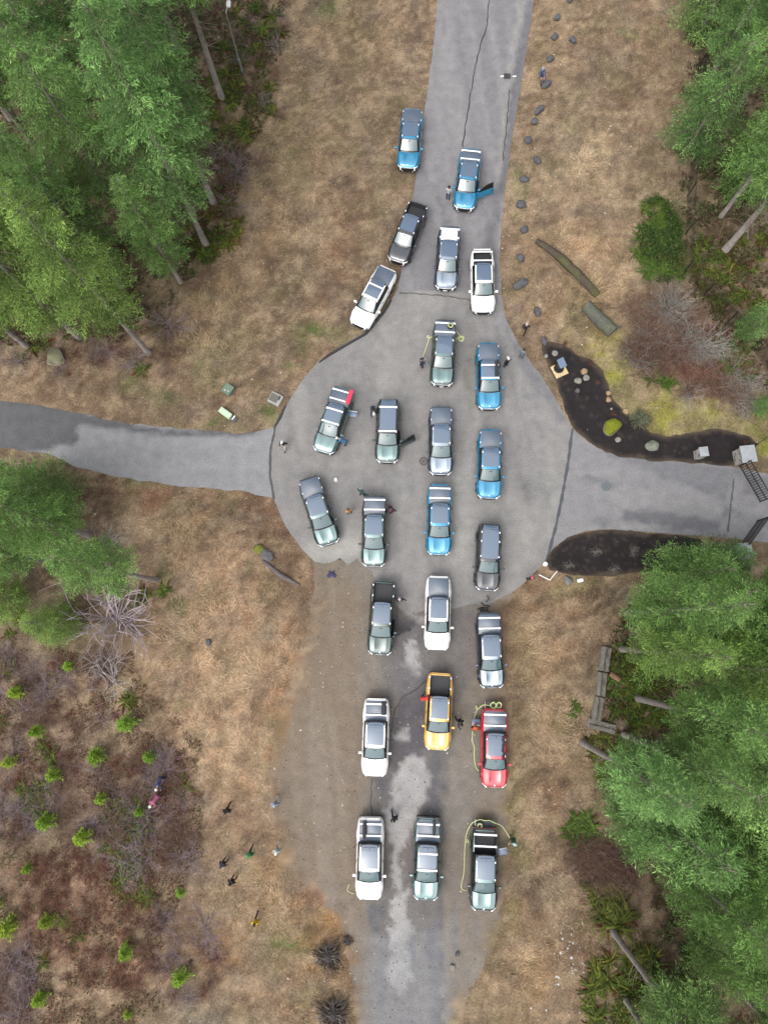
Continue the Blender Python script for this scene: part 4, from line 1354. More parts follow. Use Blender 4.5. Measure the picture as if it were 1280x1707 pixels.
rows = [(949, 3, .8, 'first dark rock of the roadside row, at the photo top'), (927, 33, .75, 'dark rock in roadside row just below the topmost one'), (923, 65, .85, 'dark slanted rock in roadside row left of an outlying rock'),
        (953, 72, .9, 'dark rock lying apart, east of the roadside rock row'), (916, 102, .85, 'bluish grey rock in roadside row above the person in navy'), (909, 146, .95, 'blocky grey rock beside the person in navy'),
        (898, 188, 1.0, 'dark rounded rock of the roadside row below a dry twig'), (890, 206, .9, 'grey rock touching the rounded dark one in the row'), (879, 236, .95, 'long grey slab in the row, level with the bed end of the open door pickup'),
        (894, 271, .9, 'dark pointed rock set right of the row near the blue pickup'), (873, 302, .9, 'dark rock in the row level with the blue open door pickup'), (867, 343, 1.1, 'large grey rock in the row level with the blue pickup nose'),
        (873, 385, 1.0, 'grey rock in the row, left of the rotten log tip'), (867, 432, .95, 'upright grey rock in the row beside the white pickup cab'), (866, 476, 1.25, 'long pale grey slab in the row beside the white pickup bonnet'),
        (894, 522, .9, 'isolated dark flat rock above the person in black'), (905, 569, .95, 'grey blue rock at the top tip of the mulch bed')]
for i, (x, y, w, lb) in enumerate(rows):
    rock(x, y, w * .84, DARKROCK[i % 3], lb, sx=random.uniform(.7, 1.4), group='rocks lining the road')
for x, y, w, me, lb in [(910, 594, .34, PALEROCK[0], 'small white stone at the mulch bed edge near the plywood'), (924, 590, .55, PALEROCK[1], 'pale flat stone in mulch above the plywood square'), (972, 620, .60, TANROCK[0], 'tan stone leaning against a grey stone in the mulch'),
                        (976, 631, .60, PALEROCK[1], 'grey stone just below a tan stone in the mulch'), (962, 636, .62, PALEROCK[0], 'white angular stone in the mulch right of plywood'), (961, 652, .48, DARKROCK[1], 'dark grey round stone alone in the mulch'),
                        (1013, 656, .45, TANROCK[1], 'pinkish tan stone, upper of a touching pair on mulch rim'), (1013, 667, .5, TANROCK[0], 'tan stone, lower of a touching pair on mulch rim'), (1042, 686, .55, TANROCK[1], 'orange tan stone beside the grey green shrub'),
                        (1029, 734, .5, PALEROCK[0], 'white stone below the big mossy boulder'), (1018, 682, .25, PALEROCK[1], 'tiny pale stone above the reddish plant in mulch')]:
    rock(x, y, w, me, lb, group='stones on the mulch bed', sink=.25, dz=.0)
rock(1018, 714, 1.55, rock_mesh('mossy boulder', 9, alb(150, 145, 130), alb(140, 148, 36)), 'big boulder covered in yellow green moss on the mulch', 'boulder', 1.12, rz=.3)
rock(1085, 744, 1.05, rock_mesh('grey boulder', 10, alb(150, 152, 150), alb(150, 158, 140)), 'oval grey boulder near the lower mulch bed edge', 'boulder', 1.25, rz=0.1)
rock(99, 601, 1.75, rock_mesh('pale boulder', 11, alb(190, 182, 160), alb(150, 150, 120)), 'large pale boulder at the forest edge above the west drive', 'boulder', 1.0)
rock(946, 968, .80, rock_mesh('flat slab', 12, alb(150, 148, 146)), 'flat grey stone slab on the grass below the lower mulch', 'boulder', 1.1, sink=.5)
rock(350, 1071, .55, DARKROCK[2], 'small grey rock alone in the tan grass field')
rock(889, 1612 - 200, .1, PALEROCK[0], 'small white pebble in the grass beside a sage pickup')
rock(754, 1612, .42, PALEROCK[1], 'pale stone on the gravel at the bottom of the lane')
rock(762, 1590, .36, DARKROCK[0], 'dark flat stone on the gravel at the lane bottom')
rock(1032, 652 - 105, .3, DARKROCK[0], 'small dark stone in the bare thicket')
rock(433, 917, 0.9, rock_mesh('mossy stump rock', 13, alb(116, 118, 120), alb(140, 146, 60)), 'mossy broken stump end on the leaf littered mound', 'boulder', 1.15, rz=-.6, sink=.5)
rock(446, 926, 1.0, rock_mesh('grey stump rock', 14, alb(122, 122, 124)), 'grey mossy rock beside the rotting log on the mound', 'boulder', 1.3, rz=-.7)


# ---- fallen logs and timbers
def log(pts, rads, label, name='fallen_log', col=(112, 106, 98), moss=0.0, n=12):
    mb = MB()
    q = [G(x, y, r * .7) for (x, y), r in zip(pts, rads)]
    L = []; RR = []
    for i in range(len(q) - 1):
        for k in range(6):
            t = k / 6
            L.append(q[i].lerp(q[i + 1], t) + Vector((random.uniform(-.03, .03), random.uniform(-.03, .03), random.uniform(-.02, .02))))
            RR.append((rads[i] * (1 - t) + rads[i + 1] * t) * random.uniform(.92, 1.08))
    L.append(q[-1]); RR.append(rads[-1])
    mb.tube(L, RR, n)
    c = np.array(mb.v)
    t = fbm(c[:, 0] * 2 + c[:, 1] * 2, c[:, 2] * 6 + c[:, 1], 3)
    tint = alb(*col) * (.65 + .7 * t)[:, None]
    if moss:
        tint = mixc(tint, sstep(.45, .6, fbm(c[:, 0] * 1.5, c[:, 1] * 1.5, 8)) * moss, alb(120, 130, 60))
    mb.c = [tuple(k) for k in tint]
    o = link(name, mb.mesh(name, (M['wood'],), smooth=50, tint=True))
    return tag(o, label, 'log')


log([(893, 403), (930, 432), (965, 468), (993, 496)], [.22, .36, .38, .30], 'long rotten dark log slanting across the dry grass', col=(98, 88, 76), moss=.4)
log([(903, 416), (935, 450), (975, 486)], [.08, .12, .08], 'thin broken limb beside the long rotten log', col=(130, 112, 92))
log([(973, 515), (1018, 558)], [.52, .58], 'thick cut grey log section above the moss bank', col=(112, 114, 104), moss=.3, n=16)
log([(440, 936), (470, 960), (500, 976)], [.14, .20, .10], 'grey rotting log trailing over the leaf littered mound', col=(126, 116, 116))
log([(1014, 1122), (1030, 1132)], [.20, .22], 'short red brown cut log poking out beside the timbers', col=(168, 128, 104))
log([(1026, 1046), (1038, 1048)], [.08, .08], 'small pale cut branch on the grass beside the trees', col=(196, 170, 140))


def timber(a, b, w, label):
    p, q = G(*a), G(*b)
    d = q - p; L = d.length
    t = thing('timber', label, 'timber', ((p + q) / 2).to_tuple(), math.atan2(d.y, d.x), 'weathered timbers laid at the forest edge')
    mb = MB()
    us = np.linspace(-L / 2, L / 2, 9); vs_ = np.linspace(-1, 1, 9)
    pr = [(-.5, 0), (-.5, .28), (-.44, .42), (-.2, .45), (-.06, .46), (0.0, .38), (.06, .46), (.3, .45), (.44, .42), (.5, .28), (.5, 0)]
    ring = len(pr); V_ = []; F_ = []
    for u in us:
        j = random.uniform(-.012, .012)
        for x, z in pr:
            V_.append((u, x * w + j, z * w * 1.1 + random.uniform(-.012, .012)))
    for i in range(len(us) - 1):
        for k in range(ring):
            F_.append((i * ring + k, i * ring + (k + 1) % ring, (i + 1) * ring + (k + 1) % ring, (i + 1) * ring + k))
    F_ += [tuple(range(ring)), tuple(range((len(us) - 1) * ring, len(us) * ring))]
    mb.add(V_, F_)
    c = np.array(mb.v)
    tint = alb(158, 153, 142) * (.7 + .6 * fbm(c[:, 0] * 1.2, c[:, 1] * 9, 3))[:, None]
    tint = mixc(tint, (np.abs(c[:, 1]) < .05) * (c[:, 2] > .3) * .7, alb(78, 74, 66))
    mb.c = [tuple(k) for k in tint]
    link('beam', mb.mesh('timber beam', (M['wood'],), smooth=35, tint=True), t)
    m2 = MB()
    for s in (-1, 1):
        m2 = MB(); m2.box((s * (L / 2 + .004), 0, .25 * w), (.008, w * .9, .42 * w))
        link('sawn_end', m2.mesh('sawn end', (M['concrete'],)), t)


timber((1009, 1079), (1003, 1118), .74, 'northern squared timber of the row of three, with a dark crack')
timber((1002, 1121), (998, 1159), .70, 'middle mossy grey timber of the row of three')
timber((997, 1162), (991, 1199), .72, 'southern timber of the row of three')
timber((979, 1204), (1022, 1215), .72, 'timber lying crosswise at the foot of the row')


# ---- utility boxes
def boxthing(name, label, cat, px, py, rz, size, mat, lid=True, lidmat=None):
    t = thing(name, label, cat, G(px, py, -.02), rz)
    mb = MB(); mb.rbox((0, 0, size[2] * .42), (size[0] * .96, size[1] * .96, size[2] * .84), .05)
    link('cabinet', mb.mesh(name + ' cabinet', (mat,), smooth=35), t)
    mb = MB(); mb.rbox((0, 0, size[2] * .92), (size[0], size[1], size[2] * .16), .05)
    link('lid', mb.mesh(name + ' lid', (lidmat or mat,), smooth=35), t)
    return t


t = boxthing('utility_cabinet', 'dark green utility cabinet in the grass beside the west drive', 'cabinet', 384, 654, R(-35), (.78, .80, .62), M['greenbox'])
for x, y in ((-.1, -.22), (.18, -.15)):
    mb = MB(); mb.box((x, y, .63), (.10, .07, .008)); link('sticker', mb.mesh('sticker', (M['plate'],)), t)
t = boxthing('utility_pedestal', 'pale mint long utility box beside the west drive', 'cabinet', 378, 691, R(-36), (1.12, .48, .45), M['mint'])
mb = MB(); mb.box((.82, .0, .05), (.4, .4, .1)); link('base', mb.mesh('pad', (M['iron'],)), t)
tag(link('marker_post', (lambda m: (m.box((0, 0, .25), (.42, .09, .09)), m.mesh('marker', (M['whiteplastic'],)))[-1])(MB()), loc=G(391, 697, -.1), rot=(0, R(-8), R(52))), 'short white marker post lying beside the mint utility box', 'post')
t = thing('meter_vault', 'weathered concrete vault with wooden lid at the pavement edge', 'vault', G(460, 666, 0), R(-28))
mb = MB(); mb.rbox((0, 0, .08), (1.05, .95, .30), .05); link('vault', mb.mesh('vault', (M['concrete'],), smooth=35), t)
for k in range(4):
    mb = MB(); mb.box((-.10, -.26 + .17 * k, .245), (.72, .155, .03))
    link('plank', mb.mesh('plank', (simple('grey plank', tuple(alb(138, 134, 126)), .9, noise=.2),)), t)
mb = MB(); mb.box((.30, .18, .262), (.10, .34, .012)); link('slot', mb.mesh('slot', (M['blackmetal'],)), t)

# ---- manholes and drain


def manhole(px, py, r, label, mat, ring):
    t = thing('manhole', label, 'manhole', P(px, py, .004))
    mb = MB(); mb.disc((0, 0, .008), r, .014, 28); link('frame_ring', mb.mesh('ring', (ring,), smooth=40), t)
    mb = MB(); mb.disc((0, 0, .018), r * .68, .012, 24); link('cover', mb.mesh('cover', (mat,), smooth=40), t)
    mb = MB(); mb.disc((0, 0, .027), r * .3, .008, 16)
    for k in range(6):
        mb.box((r * .48 * math.cos(k * 1.047), r * .48 * math.sin(k * 1.047), .026), (.10, .10, .006))
    link('stud_pattern', mb.mesh('studs', (ring,), smooth=40), t)['kind'] = 'stuff'


asph_ring = simple('dark patch ring', tuple(alb(112, 110, 110)), .9, noise=.2, nscale=15)
manhole(706, 769, .36, 'manhole cover beside the silver pickup on the junction', simple('worn iron', tuple(alb(150, 147, 145)), .8), asph_ring)
manhole(1010, 811, .36, 'manhole cover in the middle of the east drive', simple('worn iron blue', tuple(alb(134, 142, 150)), .7), simple('ring blue grey', tuple(alb(120, 130, 136)), .8))
t = thing('storm_drain', 'square dark storm drain grate in the north road', 'drain', P(845, 127, 0), R(-3))
mb = MB(); mb.box((0, 0, .006), (.62, .58, .012)); link('frame', mb.mesh('drain frame', (M['iron'],)), t)
mb = MB()
for k in range(5): mb.box((-.22 + .11 * k, 0, .018), (.05, .48, .012))
link('grate', mb.mesh('grate', (M['blackmetal'],)), t)['kind'] = 'stuff'
for x, lb in ((836.5, 'white paint dash left of the storm drain'), (857, 'white paint dash right of the storm drain')):
    mb = MB(); mb.box((0, 0, 0), (.32, .11, .006), Matrix.Rotation(R(6), 4, 'Z'))
    o = link('paint_mark', mb.mesh('paint mark', (M['whiteplastic'],)), loc=P(x, 127, .004)); o['kind'] = 'structure'


# ---- stone gate pillars
def pillar(px, py, w, d, H, rz, label, cap=1.12):
    t = thing('gate_pillar', label, 'pillar', G(px, py, -.05), rz)
    mb = MB(); mb.box((0, 0, (H - .14) / 2), (w * .90, d * .90, H - .14)); link('core', mb.mesh('pillar core', (M['concrete'],)), t)
    rows_ = max(4, int((H - .16) / .19)); hh = (H - .16) / rows_
    cols = [simple('pillar stone', tuple(alb(*c)), .9, noise=.2, nscale=7, bump=.4) for c in ((206, 204, 200), (176, 172, 166), (150, 146, 142), (216, 212, 204))] if 'pst' not in M else M['pst']
    M['pst'] = cols
    for s, ax, LL, off in ((1, 0, w, d), (-1, 0, w, d), (1, 1, d, w), (-1, 1, d, w)):
        for r in range(rows_):
            x = -LL / 2
            while x < LL / 2 - .05:
                l = min(random.uniform(.16, .36), LL / 2 - x)
                if LL / 2 - x - l < .08: l = LL / 2 - x
                th = random.uniform(.05, .075)
                c = (x + l / 2, s * (off * .45 + th / 2)) if ax == 0 else (s * (off * .45 + th / 2), x + l / 2)
                sz = (l - .014, th, hh - .014) if ax == 0 else (th, l - .014, hh - .014)
                m2 = MB(); m2.box((c[0], c[1], r * hh + hh / 2), sz)
                link('stone', m2.mesh('stone', (random.choice(cols),)), t)
                x += l
    mb = MB(); cw, cdp = w * cap + .06, d * cap + .06
    mb.add([(-cw / 2, -cdp / 2, H - .15), (cw / 2, -cdp / 2, H - .15), (cw / 2, cdp / 2, H - .15), (-cw / 2, cdp / 2, H - .15), (-cw / 2, -cdp / 2, H - .07), (cw / 2, -cdp / 2, H - .07), (cw / 2, cdp / 2, H - .07), (-cw / 2, cdp / 2, H - .07), (-.04, 0, H), (.04, 0, H)],
           [(0, 3, 2, 1), (0, 1, 5, 4), (1, 2, 6, 5), (2, 3, 7, 6), (3, 0, 4, 7), (4, 5, 9, 8), (5, 6, 9), (6, 7, 8, 9), (7, 4, 8)])
    link('capstone', mb.mesh('capstone', (M['capstone'],)), t)
    return t


pillar(1162, 759, .56, .62, 1.35, R(6), 'small pale stone pillar with grey cap on the mulch bed')
pillar(1232, 764, .98, 1.15, 1.6, R(6), 'large stone gate pillar with ridged grey cap, holding the open gate')
pillar(1226, 921, .85, .95, 1.6, R(4), 'stone gate pillar half hidden by a conifer')


def gate(a, b, H, label, nbars=16):
    p, q = P(*a, .08), P(*b, .08)
    d = q - p; L = d.length
    t = thing('metal_gate', label, 'gate', p, math.atan2(d.y, d.x))
    mb = MB()
    for z in (.06, H * .55, H): mb.box((L / 2, 0, z), (L, .06, .07))
    for x in (0, L): mb.box((x, 0, H / 2 + .03), (.09, .09, H + .08))
    link('gate_frame', mb.mesh('gate frame', (M['blackmetal'],)), t)
    m2 = MB(); m2.box((0, 0, H / 2), (.045, .045, H - .06)); bm_ = m2.mesh('gate bar', (M['blackmetal'],))
    for k in range(1, nbars): link('bar', bm_, t, loc=(L * k / nbars, 0, .03))


gate((1232, 777), (1266, 836), 1.75, 'black barred metal gate leaf hinged at the large stone pillar')
gate((1231, 911), (1262, 868), 1.75, 'black barred metal gate leaf hinged near the hidden pillar', 18)


# ---- chain link fence along the east wood
def fence(pts, H, label):
    w = [G(*p) for p in pts]
    t = thing('chain_link_fence', label, 'fence', w[0])
    o0 = w[0]
    m2 = MB(); m2.tube([(0, 0, 0), (0, 0, H + .1)], .05, 8); pm = m2.mesh('fence post', (M['blackmetal'],), smooth=50)
    wires = MB()
    for a, b in zip(w[:-1], w[1:]):
        L = (b - a).length; n = max(1, round(L / 3.0)); ex = (b - a) / L
        for k in range(n): link('post', pm, t, loc=a + (b - a) * k / n - o0)
        r = MB(); r.tube([a - o0 + Vector((0, 0, H)), b - o0 + Vector((0, 0, H))], .025, 6)
        link('top_rail', r.mesh('top rail', (M['blackmetal'],), smooth=50), t)
        s = .14; k = -H
        while k < L:
            for sg in (0, 1):
                u0, u1 = max(k, 0), min(k + H, L)
                if u1 > u0:
                    z0, z1 = (u0 - k, u1 - k) if sg == 0 else (H - (u0 - k), H - (u1 - k))
                    p0 = a - o0 + ex * u0 + Vector((0, 0, z0)); p1 = a - o0 + ex * u1 + Vector((0, 0, z1))
                    wires.add([p0 + Vector((0, 0, -.009)), p1 + Vector((0, 0, -.009)), p1 + Vector((0, 0, .009)), p0 + Vector((0, 0, .009))], [(0, 1, 2, 3)])
            k += s
    link('post', pm, t, loc=w[-1] - o0)
    link('wire_mesh', wires.mesh('wire mesh', (M['blackmetal'],)), t)['kind'] = 'stuff'


fence([(1159, -30), (1163, 60), (1158, 180), (1143, 330), (1137, 457), (1170, 495), (1250, 583), (1310, 650)], 1.8, 'black chain link fence running along the eastern wood')
fence([(1247, 748), (1300, 712)], 1.5, 'short black fence leading from the large pillar to the east')

# ---- plywood square with a boxed lectern
p = P(932, 617, .03)
tag(link('plywood_board', (lambda m: (m.box((0, 0, 0), (1.12, 1.12, .03)), m.mesh('plywood', (M['ply'],)))[-1])(MB()), loc=p, rot=(0, 0, R(25))), 'square plywood board lying on the mulch edge', 'board')
t = thing('kiosk', 'dark post with tilted grey blue panel standing on plywood', 'kiosk', P(931, 614, .05), R(25))
mb = MB(); mb.rbox((0, 0, .45), (.50, .40, .90), .04); link('cabinet', mb.mesh('kiosk cabinet', (M['blackmetal'],), smooth=35), t)
mb = MB(); mb.disc((0, 0, .02), .42, .06, 20); link('base', mb.mesh('kiosk base', (M['blackmetal'],), smooth=35), t)
mb = MB(); mb.rbox((0, 0, 0), (.60, .78, .05), .03); link('panel', mb.mesh('kiosk panel', (M['panelblue'],), smooth=35), t, loc=(.05, .05, 1.0), rot=(R(14), 0, 0))

# ---- small things by the lower mulch bed
t = thing('bucket', 'white round lidded bucket at the mulch corner', 'bucket', P(907, 941, .02))
mb = MB(); mb.disc((0, 0, .17), .14, .34, 18, r2=.16); link('pail', mb.mesh('pail', (M['whiteplastic'],), smooth=40), t)
mb = MB(); mb.disc((0, 0, .355), .175, .03, 18); link('lid', mb.mesh('lid', (M['whiteplastic'],), smooth=40), t)
for a, b, lb in [((898, 958), (916, 967), 'white strip, left arm of a V on the grass'), ((916, 967), (928, 952), 'white strip, right arm of a V on the grass')]:
    q0, q1 = G(*a, .05), G(*b, .06)
    mb = MB(); mb.tube([q0 - q0, q1 - q0], .045, 4)
    tag(link('plastic_strip', mb.mesh('strip', (M['whiteplastic'],)), loc=q0), lb, 'strip')
t = boxthing('valve_box', 'pale green white utility lid in grass below the mulch', 'cabinet', 966, 968, R(14), (.46, .26, .22), M['mint'], lidmat=M['whiteplastic'])
mb = MB()
for k in range(14):
    a = random.uniform(0, 6.28); r = random.uniform(.05, .34)
    mb.box((r * math.cos(a), r * math.sin(a), .03 + random.uniform(0, .05)), (random.uniform(.15, .3), random.uniform(.1, .2), .05), Euler((random.uniform(-.3, .3), random.uniform(-.3, .3), a)).to_matrix())
def rag(name, r, mat, px, py, label, seed):
    mb = MB()
    us = np.linspace(-1, 1, 12)
    k = lambda u, v: (r * u * (1 + .3 * math.sin(3 * v + seed)), r * .8 * v * (1 + .25 * math.cos(4 * u + seed)), .01 + .10 * max(0, 1 - u * u - v * v) + .05 * float(fbm(np.array(u * 3 + seed), np.array(v * 3), seed)))
    mb.grid(k, us, us)
    return tag(link(name, mb.mesh(name, (mat,), smooth=80), loc=G(px, py, .005)), label, 'cloth')
rag('crumpled_cloth', .30, M['cloth'], 553, 957, 'crumpled dark blue cloth on the wet gravel', 3)
mb = MB()
for k in range(7):
    a = random.uniform(0, 6.28); q = Vector((random.uniform(-.4, .4), random.uniform(-.35, .35), .05))
    mb.tube([q, q + Vector((.35 * math.cos(a), .3 * math.sin(a), .05)), q + Vector((.6 * math.cos(a + .5), .5 * math.sin(a + .5), .02))], .04, 5)
tag(link('strap_heap', mb.mesh('strap heap', (M['blackmetal'],), smooth=60), loc=P(806, 1010, .02)), 'black tangle of straps on the ground behind an ice blue pickup', 'straps')
t = thing('bag', 'small white bundle standing alone on the pavement', 'bag', P(560, 800, 0))
mb = MB(); mb.disc((0, 0, .16), .17, .32, 12, r2=.07); link('bag_body', mb.mesh('bag body', (M['whiteplastic'],), smooth=60), t)
mb = MB(); mb.disc((.03, .03, .36), .10, .09, 10, r2=.03); link('knot', mb.mesh('knot', (M['whiteplastic'],), smooth=60), t)

# ---- street lamp in the north-west
t = thing('street_lamp', 'tall thin grey lamp post with a white head at the wood edge', 'street lamp', G(406, 126, -.05))
mb = MB(); mb.tube([(0, 0, 0), (0, 0, 1.6)], .11, 10); mb.tube([(0, 0, 1.6), (0, 0, 6.2)], [.075, .05], 8); link('pole', mb.mesh('lamp pole', (M['steel'],), smooth=50), t)
mb = MB(); mb.tube([(0, 0, 6.1), (.1, .25, 6.3), (.2, .55, 6.32)], .04, 6); link('arm', mb.mesh('lamp arm', (M['steel'],), smooth=50), t)
mb = MB(); mb.rbox((.22, .70, 6.32), (.34, .62, .14), .08); link('lamp_head', mb.mesh('lamp head', (M['whiteplastic'],), smooth=50), t)

# ================================================================ PEOPLE
SKIN = simple('skin', (.42, .25, .18), .6)


def pose(kind):
    J = {'pelvis': (0, 0, .95), 'spine': (0, .0, 1.14), 'chest': (0, -.01, 1.32), 'neckb': (0, -.01, 1.47), 'neck': (0, .01, 1.54), 'h1': (0, .03, 1.63), 'h2': (0, .02, 1.71), 'h3': (0, .01, 1.76), 'nose': (0, .125, 1.65)}
    for s, n in ((-1, 'L'), (1, 'R')):
        J['sh' + n] = (s * .17, -.01, 1.42); J['el' + n] = (s * .25, -.03, 1.14); J['wr' + n] = (s * .26, .06, .90)
        J['hip' + n] = (s * .095, 0, .90); J['kn' + n] = (s * .11, .02, .49); J['an' + n] = (s * .11, -.03, .085); J['toe' + n] = (s * .13, .15, .04)
    if kind == 'walk':
        J.update(knL=(-.10, .20, .52), anL=(-.10, .28, .10), toeL=(-.11, .47, .06), knR=(.10, -.05, .48), anR=(.10, -.34, .16), toeR=(.11, -.18, .05),
                 elL=(-.26, -.14, 1.17), wrL=(-.24, -.05, .96), elR=(.26, .08, 1.16), wrR=(.22, .27, 1.02))
    if kind == 'hold':   # both forearms up in front
        J.update(elL=(-.25, .04, 1.15), wrL=(-.10, .26, 1.22), elR=(.25, .04, 1.15), wrR=(.08, .27, 1.24))
    if kind == 'reach':  # one arm out to the front, slight lean
        for k in ('spine', 'chest', 'neckb', 'neck', 'h1', 'h2', 'h3', 'nose', 'shL', 'shR'):
            x, y, z = J[k]; J[k] = (x, y + (z - .95) * .30, z - (z - .95) * .05)
        J.update(elR=(.26, .36, 1.22), wrR=(.20, .62, 1.12), elL=(-.26, .12, 1.12), wrL=(-.24, .26, .92), knL=(-.12, .12, .50), anL=(-.12, .12, .085), toeL=(-.14, .31, .04), anR=(.12, -.22, .10), knR=(.12, -.06, .49), toeR=(.14, -.04, .04))
    if kind == 'bend':   # bent at the hips
        for k in ('spine', 'chest', 'neckb', 'neck', 'h1', 'h2', 'h3', 'nose', 'shL', 'shR'):
            x, y, z = J[k]; d = z - .95; J[k] = (x, y * .4 + d * .80, .95 + d * .52 - (y - 0) * .5)
        J.update(elL=(-.24, .58, .92), wrL=(-.16, .70, .72), elR=(.24, .58, .92), wrR=(.16, .72, .74), pelvis=(0, -.10, .92), hipL=(-.095, -.10, .88), hipR=(.095, -.10, .88))
    if kind == 'crouch':
        dz = .46
        for k in list(J):
            x, y, z = J[k]
            if z > .8 and k[:2] not in ('kn', 'an', 'to'): J[k] = (x, y - .20 + (z - .9) * .38, z - dz - (z - .9) * .08)
        J.update(knL=(-.17, .28, .50), knR=(.17, .28, .48), anL=(-.12, -.05, .10), anR=(.12, -.02, .10), toeL=(-.15, .15, .04), toeR=(.15, .17, .04), elL=(-.22, .26, .68), wrL=(-.12, .44, .56), elR=(.22, .26, .68), wrR=(.12, .46, .58))
    if kind == 'sit':
        for k in list(J):
            x, y, z = J[k]
            if k[:2] not in ('kn', 'an', 'to'): J[k] = (x, y, z - .45)
        J.update(knL=(-.13, .44, .50), knR=(.13, .44, .50), anL=(-.12, .42, .10), anR=(.12, .46, .10), toeL=(-.13, .62, .05), toeR=(.13, .66, .05), elL=(-.24, .14, .75), wrL=(-.14, .34, .60), elR=(.24, .14, .75), wrR=(.14, .34, .60))
    if kind == 'wide':   # arms held a little out, feet apart
        J.update(elL=(-.36, .02, 1.18), wrL=(-.50, .12, 1.02), elR=(.36, .02, 1.18), wrR=(.50, .12, 1.02), anL=(-.20, -.1, .085), knL=(-.16, .02, .49), toeL=(-.22, .09, .04))
    return J


def person_mesh(kind):
    J = pose(kind)
    bm = bmesh.new(); lay = bm.verts.layers.skin.verify()
    segs = []; V = {}

    def v(n, co, r):
        V[n] = bm.verts.new(co); V[n][lay].radius = (r, r); return V[n]
    RAD = {'pelvis': .145, 'spine': .135, 'chest': .155, 'neckb': .10, 'neck': .055, 'h1': .085, 'h2': .092, 'h3': .06, 'nose': .016}
    for k, co in J.items():
        r = RAD.get(k) or {'sh': .075, 'el': .052, 'wr': .034, 'hip': .10, 'kn': .068, 'an': .046, 'toe': .042}[k[:-1]]
        v(k, co, r)
    V['pelvis'][lay].use_root = True

    def e(a, b, m):
        bm.edges.new((V[a], V[b])); segs.append((V[a].co.copy(), V[b].co.copy(), m))
    for a, b, m in (('pelvis', 'spine', 0), ('spine', 'chest', 0), ('chest', 'neckb', 0), ('neckb', 'neck', 2), ('neck', 'h1', 2), ('h1', 'h2', 2), ('h2', 'h3', 2), ('h1', 'nose', 2)):
        e(a, b, m)
    for n in 'LR':
        e('neckb', 'sh' + n, 0); e('sh' + n, 'el' + n, 0); e('el' + n, 'wr' + n, 0)
        e('pelvis', 'hip' + n, 1); e('hip' + n, 'kn' + n, 1); e('kn' + n, 'an' + n, 1); e('an' + n, 'toe' + n, 3)
        d = (Vector(J['wr' + n]) - Vector(J['el' + n])).normalized()
        sd_ = Vector((1 if n == 'L' else -1, 0, 0)); sd_ = (sd_ - d * sd_.dot(d)).normalized(); up = d.cross(sd_)
        w0 = Vector(J['wr' + n])
        v('palm' + n, w0 + d * .07, .034); e('wr' + n, 'palm' + n, 2)
        for i, (off, ln) in enumerate(((-.026, .066), (-.009, .078), (.009, .072), (.026, .055))):
            base = w0 + d * .085 + up * off
            v(f'f{i}a' + n, base + d * ln * .5, .0095); v(f'f{i}b' + n, base + d * ln + sd_ * .02, .008)
            e('palm' + n, f'f{i}a' + n, 2); e(f'f{i}a' + n, f'f{i}b' + n, 2)
        v('tha' + n, w0 + d * .06 + up * -.045 + sd_ * .01, .012); v('thb' + n, w0 + d * .10 + up * -.06 + sd_ * .03, .010)
        e('palm' + n, 'tha' + n, 2); e('tha' + n, 'thb' + n, 2)
    me = bpy.data.meshes.new('skeleton'); bm.to_mesh(me); bm.free()
    o = bpy.data.objects.new('tmp_body', me); COL.objects.link(o)
    sk = o.modifiers.new('s', 'SKIN'); sk.use_smooth_shade = True; sk.branch_smoothing = .3
    sb = o.modifiers.new('u', 'SUBSURF'); sb.levels = 1
    dg = bpy.context.evaluated_depsgraph_get()
    out = bpy.data.meshes.new_from_object(o.evaluated_get(dg))
    bpy.data.objects.remove(o); bpy.data.meshes.remove(me)
    out.name = 'person ' + kind
    out.materials.clear()
    for m in (M['charcoal'], M['charcoal'], SKIN, M['trim']): out.materials.append(m)
    A = np.array([s[0] for s in segs]); B = np.array([s[1] for s in segs]); MM = np.array([s[2] for s in segs])
    cen = np.array([p.center for p in out.polygons])
    D = B - A; LL = (D ** 2).sum(1) + 1e-9
    t = np.clip(((cen[:, None] - A) * D).sum(-1) / LL, 0, 1)
    dist = np.linalg.norm(cen[:, None] - A - D * t[..., None], axis=-1)
    out.polygons.foreach_set('material_index', MM[dist.argmin(1)].astype(np.int32))
    out.update()
    # head dressing
    up = (Vector(J['h3']) - Vector(J['neck'])).normalized(); fw = (Vector(J['nose']) - Vector(J['h1'])); fw = (fw - up * fw.dot(up)).normalized(); rt = fw.cross(up)
    c = Vector(J['h2']) + up * .0
    Rm = Matrix((rt, fw, up)).transposed()

    def shell(r, zmin, brim):
        mb = MB()
        n, m = 14, 6
        vs = []
        for j in range(m):
            ph = (math.pi / 2) * j / (m - 1) * (1 - zmin)
            ph = math.pi / 2 - (1 - j / (m - 1)) * (math.pi / 2 + zmin)
            for k in range(n):
                a = 2 * math.pi * k / n
                vs.append(c + Rm @ Vector((r * .92 * math.cos(ph) * math.cos(a), r * 1.08 * math.cos(ph) * math.sin(a) - (.02 if ph < 0 else 0), r * 1.0 * math.sin(ph))))
        fs = [(j * n + k, j * n + (k + 1) % n, (j + 1) * n + (k + 1) % n, (j + 1) * n + k) for j in range(m - 1) for k in range(n)]
        mb.add(vs, fs)
        if brim:
            b = [c + Rm @ Vector((.085 * math.cos(a), .10 * math.sin(a) + (.075 if 0 < k < 7 else 0), .01)) for k, a in enumerate(np.linspace(0, math.pi, 8))]
            b2 = [q + up * .012 for q in b]
            mb.add(b + b2, [tuple(range(8)), tuple(reversed(range(8, 16)))] + [(k, k + 1, k + 9, k + 8) for k in range(7)])
        return mb
    hair = shell(.118, .35, False).mesh('hair', (M['trim'],), smooth=80)
